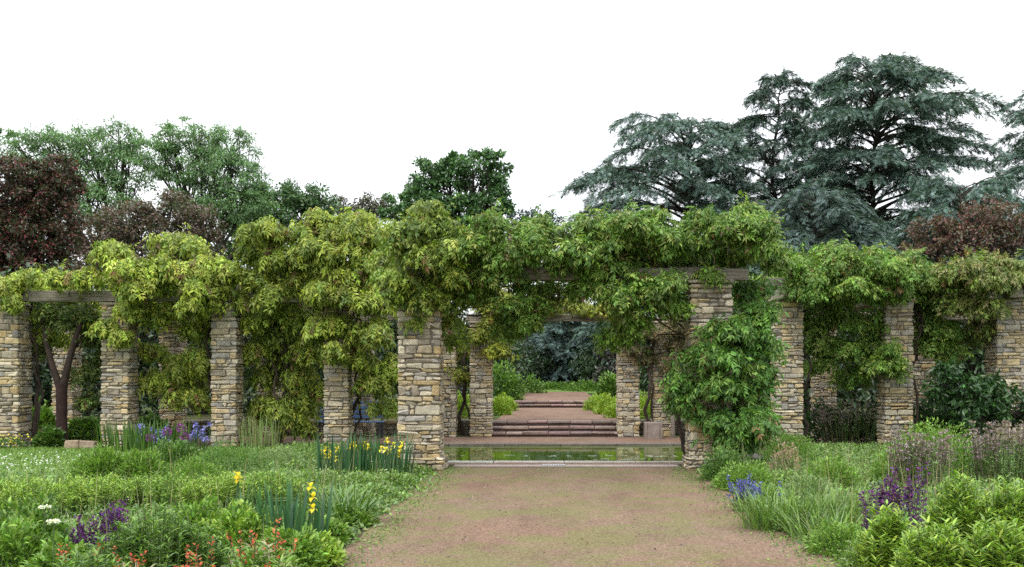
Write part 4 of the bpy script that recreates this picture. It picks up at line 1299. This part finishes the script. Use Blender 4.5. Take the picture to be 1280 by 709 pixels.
# --- right bed
for px, py, r, h, ns, lab in [(1112, 626, 34, .74, 95, "bright leafy mound in front of the right purple salvia"), (1168, 646, 46, .72, 110, "bright leafy mound lowest in the right corner"), (1254, 640, 46, .78, 110, "bright leafy mound cut by the bottom right corner"),
                              (1200, 590, 36, .84, 110, "bright leafy mound behind, right of the salvia"), (1262, 594, 38, .84, 100, "bright leafy mound against the right edge")]:
    c = lay(px, py, h); rx = wpx(r, c[1])
    mb = shoots(c, rx, rx, h * .93, int(ns * 2.0), .092, LIME + FRESH[:1], 20, .21, .35, .4, up=.3, curl=.3)
    plant("bright_perennial", lab, "plant", c, [("foliage", mb, M_LEAF)], "bright leafy mounds in the right foreground")
for px, py, r, h, cols, n, L, lab in [(985, 537, 36, .62, [(.13, .26, .03), (.16, .3, .035)], 2600, .06, "neat clipped-looking green mound below the first right wing pillar"), (1165, 522, 62, .9, FRESH, 3000, .08, "broad rounded green shrub below the middle right pillar"), (1215, 545, 40, .7, MID + FRESH, 1800, .08, "green shrub between the purplish seed heads"),
                                      (905, 560, 36, .5, MID, 1500, .08, "green plant at the foot of the right gateway pillar"), (935, 575, 40, .42, FRESH, 1500, .07, "fresh green plant right of the gateway pillar"), (890, 588, 26, .25, FRESH, 1000, .05, "low plant at the path corner by the right pillar"),
                                      (1040, 570, 40, .5, FRESH, 1500, .08, "fresh plant in front of the pink seed heads"), (1010, 590, 36, .42, GREY, 1400, .06, "grey-green plant in the middle of the right bed"), (1060, 612, 40, .4, FRESH + GREY, 1500, .06, "soft plant below the salvia in the right bed"),
                                      (940, 604, 34, .28, FRESH, 1200, .05, "low plant beside the blue flowers"), (985, 632, 40, .28, GREY + FRESH, 1500, .05, "low spreading plant at the right path edge"), (1030, 650, 44, .3, FRESH, 1600, .055, "low green carpet at the right path edge, nearer"),
                                      (1075, 672, 40, .3, GREY + FRESH, 1500, .05, "low carpet below the bright mound at the path edge"), (1045, 690, 40, .2, GREY + FRESH, 1400, .05, "lowest carpet plant at the bottom right path corner"), (1120, 560, 36, .55, FRESH, 1200, .08, "plant with broad leaves left of the purplish shrub")]:
    mound(lab, px, py, r, h, cols, n, L, .35)


def seedheads(label, px, py, rpx, h, ns, cols, fcols, name="seedhead_perennial"):
    c = lay(px, py, h); rx = wpx(rpx, c[1])
    mb = shoots(c, rx, rx * .8, h * .85, ns, .09, cols, 12, .3, .2, .8)
    n = int(ns * 1.1)
    b = c + np.stack([rng.uniform(-.7, .7, n) * rx, rng.uniform(-.6, .6, n) * rx * .8, np.zeros(n)], -1)
    tp = b + np.stack([(b[:, 0] - c[0]) * .3, rng.normal(0, .05, n), h * rng.uniform(.7, 1.05, n)], -1)
    fl = MB()
    for i in range(n):
        tube(fl, [b[i], tp[i]], [.005, .004], (.13, .12, .07), 3)
        for f in (1.0, .88, .76, .64):
            if rng.random() < .85:
                q = b[i] + (tp[i] - b[i]) * f
                u = sphere(12); u[:, 2] *= .4
                scatter(fl, DIA, q + u * .02, u, sphere(12), .03, .02, .02, jcol(fcols, 12, .25, .08))
    return plant(name, label, "plant", c, [("foliage", mb, M_LEAF), ("seed_heads", fl, M_PETAL)], "tall purplish seed heads in the right bed")


SDC = [(.30, .22, .25), (.22, .16, .17), (.38, .31, .33), (.16, .12, .11)]
seedheads("tall dusky seed heads below the gap between the first two right pillars", 1058, 502, 46, 1.0, 60, MID, SDC)
seedheads("dusky pink seed heads on the shrub in front of the broad green shrub", 1150, 542, 44, .82, 70, MID + GREY, SDC)
seedheads("tall pale seed heads against the right edge of the bed", 1252, 530, 46, .92, 75, MID + GREY, SDC)
c = lay(982, 553, .55); n = 500; u = sphere(n); u[:, 2] = abs(u[:, 2])
fl = MB(); scatter(fl, DIA, c + u * rng.uniform(.7, 1.05, (n, 1)) * [.27, .25, .52], u + rng.normal(0, .4, (n, 3)), sphere(n), .05, .03, .03, jcol([(.40, .26, .2), (.32, .22, .16), (.45, .32, .27)], n))
plant("pink_seedheads", "faded pinkish brown flower heads in front of the neat green mound", "plant", c, [("foliage", leafy(c, .24, .22, .42, 500, .06, GREY), M_LEAF), ("flower_heads", fl, M_PETAL)])
c = lay(938, 592, .45); n = 40
b = c + np.stack([rng.normal(-.02, .09, n), rng.normal(0, .08, n), np.zeros(n)], -1); tp = b + np.stack([rng.normal(-.05, .06, n), rng.normal(-.08, .06, n), rng.uniform(.18, .46, n)], -1)
fl = spike_parts(b, tp, 26, .028, [(.12, .12, .50), (.20, .20, .60), (.09, .08, .38)], .014, .45)
plant("blue_flowers", "small clump of violet-blue flowers at the right path edge", "flowers", c, [("foliage", leafy(c, .2, .16, .25, 500, .05, GREY), M_LEAF)] + fl)
for px, py, r, h, bend, cols, lab in [(960, 590, 30, .6, .35, GREY + FRESH, "fine grass tuft left of the pink seed heads"), (1000, 585, 36, .65, .4, GREY + FRESH + STRAW, "fine grass tuft in the middle of the right bed"), (1050, 592, 34, .6, .4, FRESH + GREY, "fine grass tuft left of the right salvia"), (1025, 612, 34, .5, .5, FRESH, "arching grass tuft before the salvia"), (978, 606, 28, .45, .5, FRESH + GREY, "arching grass tuft behind the low spreading plant")]:
    c = lay(px, py, h); rx = wpx(r, c[1])
    h *= .85
    plant("grass_tuft", lab, "grass tuft", c, [("leaves", blades(c, rx, rx, h, 150, .011, bend, FRESH + MID + GREY, .5), M_LEAF)], "grass tufts in the right bed")
tree("dark_shrub", "dark glossy shrub under the outermost right wing pillar", "shrub", [(1217, 492, 38, 30), (1255, 492, 36, 30), (1182, 480, 30, 26), (1270, 515, 30, 22), (1225, 520, 40, 18)], 21.3, 1225, [(.03, .08, .02), (.045, .11, .025), (.025, .06, .018)], .15, 14, .2, 70, .4, .06, z0=0, mat=M_GLOSSY, asp=.4)

# --- plants behind the left wing and on the terrace
for px, py, r, Y, h, cols, lab in [(50, 505, 26, 24.2, .95, FRESH, "leafy green plant between the first pillar and the forked tree"), (108, 528, 26, 24.5, .6, FRESH + MID, "broad-leaved green plant right of the forked trunk"), (62, 540, 14, 22.4, .45, MID, "green tuft at the left of the forked trunk"), (185, 525, 30, 24.6, .6, MID, "dark green plant behind the blue irises")] + [(px, 500, 34, 24.6, h, [(.04, .09, .025), (.03, .07, .02)], l) for px, h, l in ((1030, 1.0, "dark leafy plant between the first two right wing pillars"), (1080, .8, "lower dark leafy plant left of the middle right pillar"), (1160, 1.0, "dark leafy plant right of the middle right pillar"), (1200, .9, "dark leafy plant behind the glossy shrub on the right"), (930, 1.0, "dark leafy plant behind the climber"))]:
    c = W(px, 500, Y) * [1, 1, 0]
    plant("broadleaf_plant", lab, "plant", c, [("foliage", leafy(c, wpx(r, Y), wpx(r, Y) * .8, h, 900, .16, cols, .5), M_LEAF)], "leafy plants in the shade under the pergola")
TL = [(.24, .36, .035), (.20, .31, .035), (.28, .38, .05)]
for px, Y, r, h, lab in [(752, 35.5, .62, .62, "bright lime plant right of the terrace path, behind"), (766, 32.0, .62, .62, "bright lime plant right of the terrace path, middle"), (779, 29.3, .55, .6, "bright lime plant behind the far right pillar"), (810, 30, .8, .75, "bright lime plant above the wall behind the planter"), (836, 31, .7, .7, "bright lime plant right of the planter"),
                         (628, 35.0, .5, .6, "bright lime plant left of the terrace path, behind"), (621, 31.5, .5, .6, "bright lime plant left of the terrace path, nearer"), (575, 30, .55, .75, "bright lime plant glimpsed left of the far gateway")]:
    c = W(px, 500, Y); c[2] = ZT - .03
    plant("lime_plant", lab, "plant", c, [("foliage", leafy(c, r, r, h, 1800, .11, TL, .3, lift=.9), M_LEAF)], "bright lime plants on the terrace")
for px, Y, r, h, lab in [(625, 40, 1.0, 1.6, "green shrub left of the two far steps"), (646, 52, 1.5, 1.3, "spreading green shrub at the end of the path"), (690, 60, 2.2, .7, "low green plants across the end of the path"), (745, 58, 2.0, .8, "low green plants at the right of the path end"), (770, 41, .9, 1.2, "green shrub right of the two far steps")]:
    c = W(px, 500, Y); c[2] = ZU - .03
    plant("green_shrub", lab, "shrub", c, [("foliage", leafy(c, r, r * .6, h, 2600, .16, MID + FRESH, .4), M_LEAF)], "green shrubs beside the upper path")

# --- stuff: grass, ground cover, daisies, path debris
def field(name, poly_fn, n, box, kind):
    x = rng.uniform(box[0], box[1], n); y = rng.uniform(box[2], box[3], n)
    k = poly_fn(x, y)
    return x[k], y[k]


def ground_cover(name, x0, x1, y0, y1, n, keep):
    x, y = rng.uniform(x0, x1, n), rng.uniform(y0, y1, n)
    k = keep(x, y)
    x, y = x[k], y[k]; n = len(x)
    g = lump(x, y, 1.4)
    mb = MB()
    edge = np.clip(np.minimum(np.abs(x - PX0), np.abs(x - PX1)) / .5, .15, 1)
    hh = (.10 + .10 * (g + 1) / 2) * edge
    c = jcol(FRESH + MID + GREY, n, .2, .07) * (1 + .15 * g[:, None])
    z = hh * rng.uniform(.1, 1, n)
    half = int(n * .72)
    d = sphere(n); d[:, 2] = abs(d[:, 2]) * .6 + .1
    l = rng.uniform(.04, .09, n)
    s = slice(0, half)
    P = np.stack([x, y, z], -1)
    scatter(mb, LEAF, P[s], d[s], np.array([0, 0, 1.]) + rng.normal(0, .3, (half, 3)), l[s], l[s] * .45, l[s] * .5, c[s])
    s = slice(half, n); m = n - half
    P[:, 2] = 0
    out = d * [1, 1, 0]
    scatter(mb, BLADE, P[s], np.array([0, 0, 1.]) + out[s] * .5, out[s], hh[s] * rng.uniform(1, 1.9, m), .009, hh[s] * rng.uniform(.1, .9, m), c[s])
    tag(mb.build(name, M_LEAF), None, None, None, "stuff")


def wob(y, s):
    return .16 * lump(y * 1.3, y * .7, 1.0, s)


ground_cover("ground_cover", -11, PX0 + .12, 5.0, 22.0, 90000, lambda x, y: (x < PX0 + .02 + wob(y, 1.0) - .10 + .05 * rng.normal(0, 1, len(x))) & ~((x < -5.6) & (y > 15.4)) & (x > -.62 * y - .3) & ~((x > -4.2) & (y > 17.5)))
ground_cover("ground_cover", PX1 - .12, 12, 5.0, 22.0, 90000, lambda x, y: (x > PX1 + .08 + wob(y, 2.0) + .05 * rng.normal(0, 1, len(x))) & (x < .52 * y + .6) & ~((x < 4.9) & (y > 17.5)))
# lawn grass and daisies
n = 60000
x, y = rng.uniform(-13.5, -5.2, n), rng.uniform(15, 22, n)
mb = MB(); out = sphere(n) * [1, 1, 0]
scatter(mb, BLADE, np.stack([x, y, 0 * x], -1), np.array([0, 0, 1.]) + out * .6, out, rng.uniform(.05, .11, n), .011, .04, jcol([(.14, .25, .04), (.18, .29, .055), (.115, .20, .04)], n))
tag(mb.build("lawn_grass", M_LEAF), None, None, None, "stuff")
n = 420
x, y = rng.normal(-9.3, 1.3, n), rng.normal(17.6, 1.1, n)
mb = MB(); scatter(mb, DIA, np.stack([x, y, rng.uniform(.08, .13, n)], -1), sphere(n) * [1, 1, .2], np.array([0, -.3, 1.]) + rng.normal(0, .2, (n, 3)), .035, .035, .01, jcol((.75, .75, .72), n, .08, .02))
tag(mb.build("daisies_in_grass", M_PETAL), None, None, None, "stuff")
# thin dry stems over the beds
n = 480
x = np.concatenate([rng.uniform(-6.5, -2.2, n // 2), rng.uniform(2.7, 5.2, n - n // 2)]); y = np.concatenate([rng.uniform(7.5, 16, n // 2), rng.uniform(9, 16, n - n // 2)])
mb = MB(); out = sphere(n) * [1, 1, 0]
scatter(mb, BLADE, np.stack([x, y, 0 * x], -1), np.array([0, 0, 1.]) + out * .12, out, rng.uniform(.4, .75, n), .008, .06, jcol([(.28, .24, .13), (.2, .2, .09), (.16, .2, .07)], n))
tag(mb.build("dry_grass_stems", M_LEAF), None, None, None, "stuff")
# fallen leaves and pebbles on the path
n = 420
x, y = rng.uniform(PX0, PX1, n), rng.uniform(7.5, 17.4, n)
mb = MB()
s = slice(0, 170)
scatter(mb, DIA, np.stack([x, y, 0 * x + .016], -1)[s], sphere(170) * [1, 1, .15], np.array([0, 0, 1.]) + rng.normal(0, .2, (170, 3)), rng.uniform(.02, .05, 170), rng.uniform(.012, .03, 170), .02, jcol([(.08, .05, .03), (.12, .11, .04), (.14, .12, .08)], 170))
tag(mb.build("fallen_leaves", M_LEAF), None, None, None, "stuff")
mb = MB(); m = n - 170
boxes(mb, np.stack([x, y, 0 * x + .008], -1)[170:], rng.uniform(.004, .011, (m, 3)), .004, jcol([(.2, .16, .13), (.14, .11, .09), (.27, .24, .21)], m), .002)
tag(mb.build("path_pebbles", M_STONE), None, None, None, "stuff")
# small weeds creeping onto the path
n = 2800
y = rng.uniform(7.5, 17.4, n); sd = rng.random(n) < .5
x = np.where(sd, PX0 + .02 + np.abs(rng.normal(0, .16, n)), PX1 - .02 - np.abs(rng.normal(0, .16, n)))
mb = MB(); d = sphere(n); d[:, 2] = abs(d[:, 2])
scatter(mb, LEAF, np.stack([x, y, 0 * x + .01], -1), d, np.array([0, 0, 1.]) + rng.normal(0, .3, (n, 3)), rng.uniform(.015, .04, n), .014, .015, jcol(MID + FRESH, n))
tag(mb.build("path_edge_weeds", M_LEAF), None, None, None, "stuff")
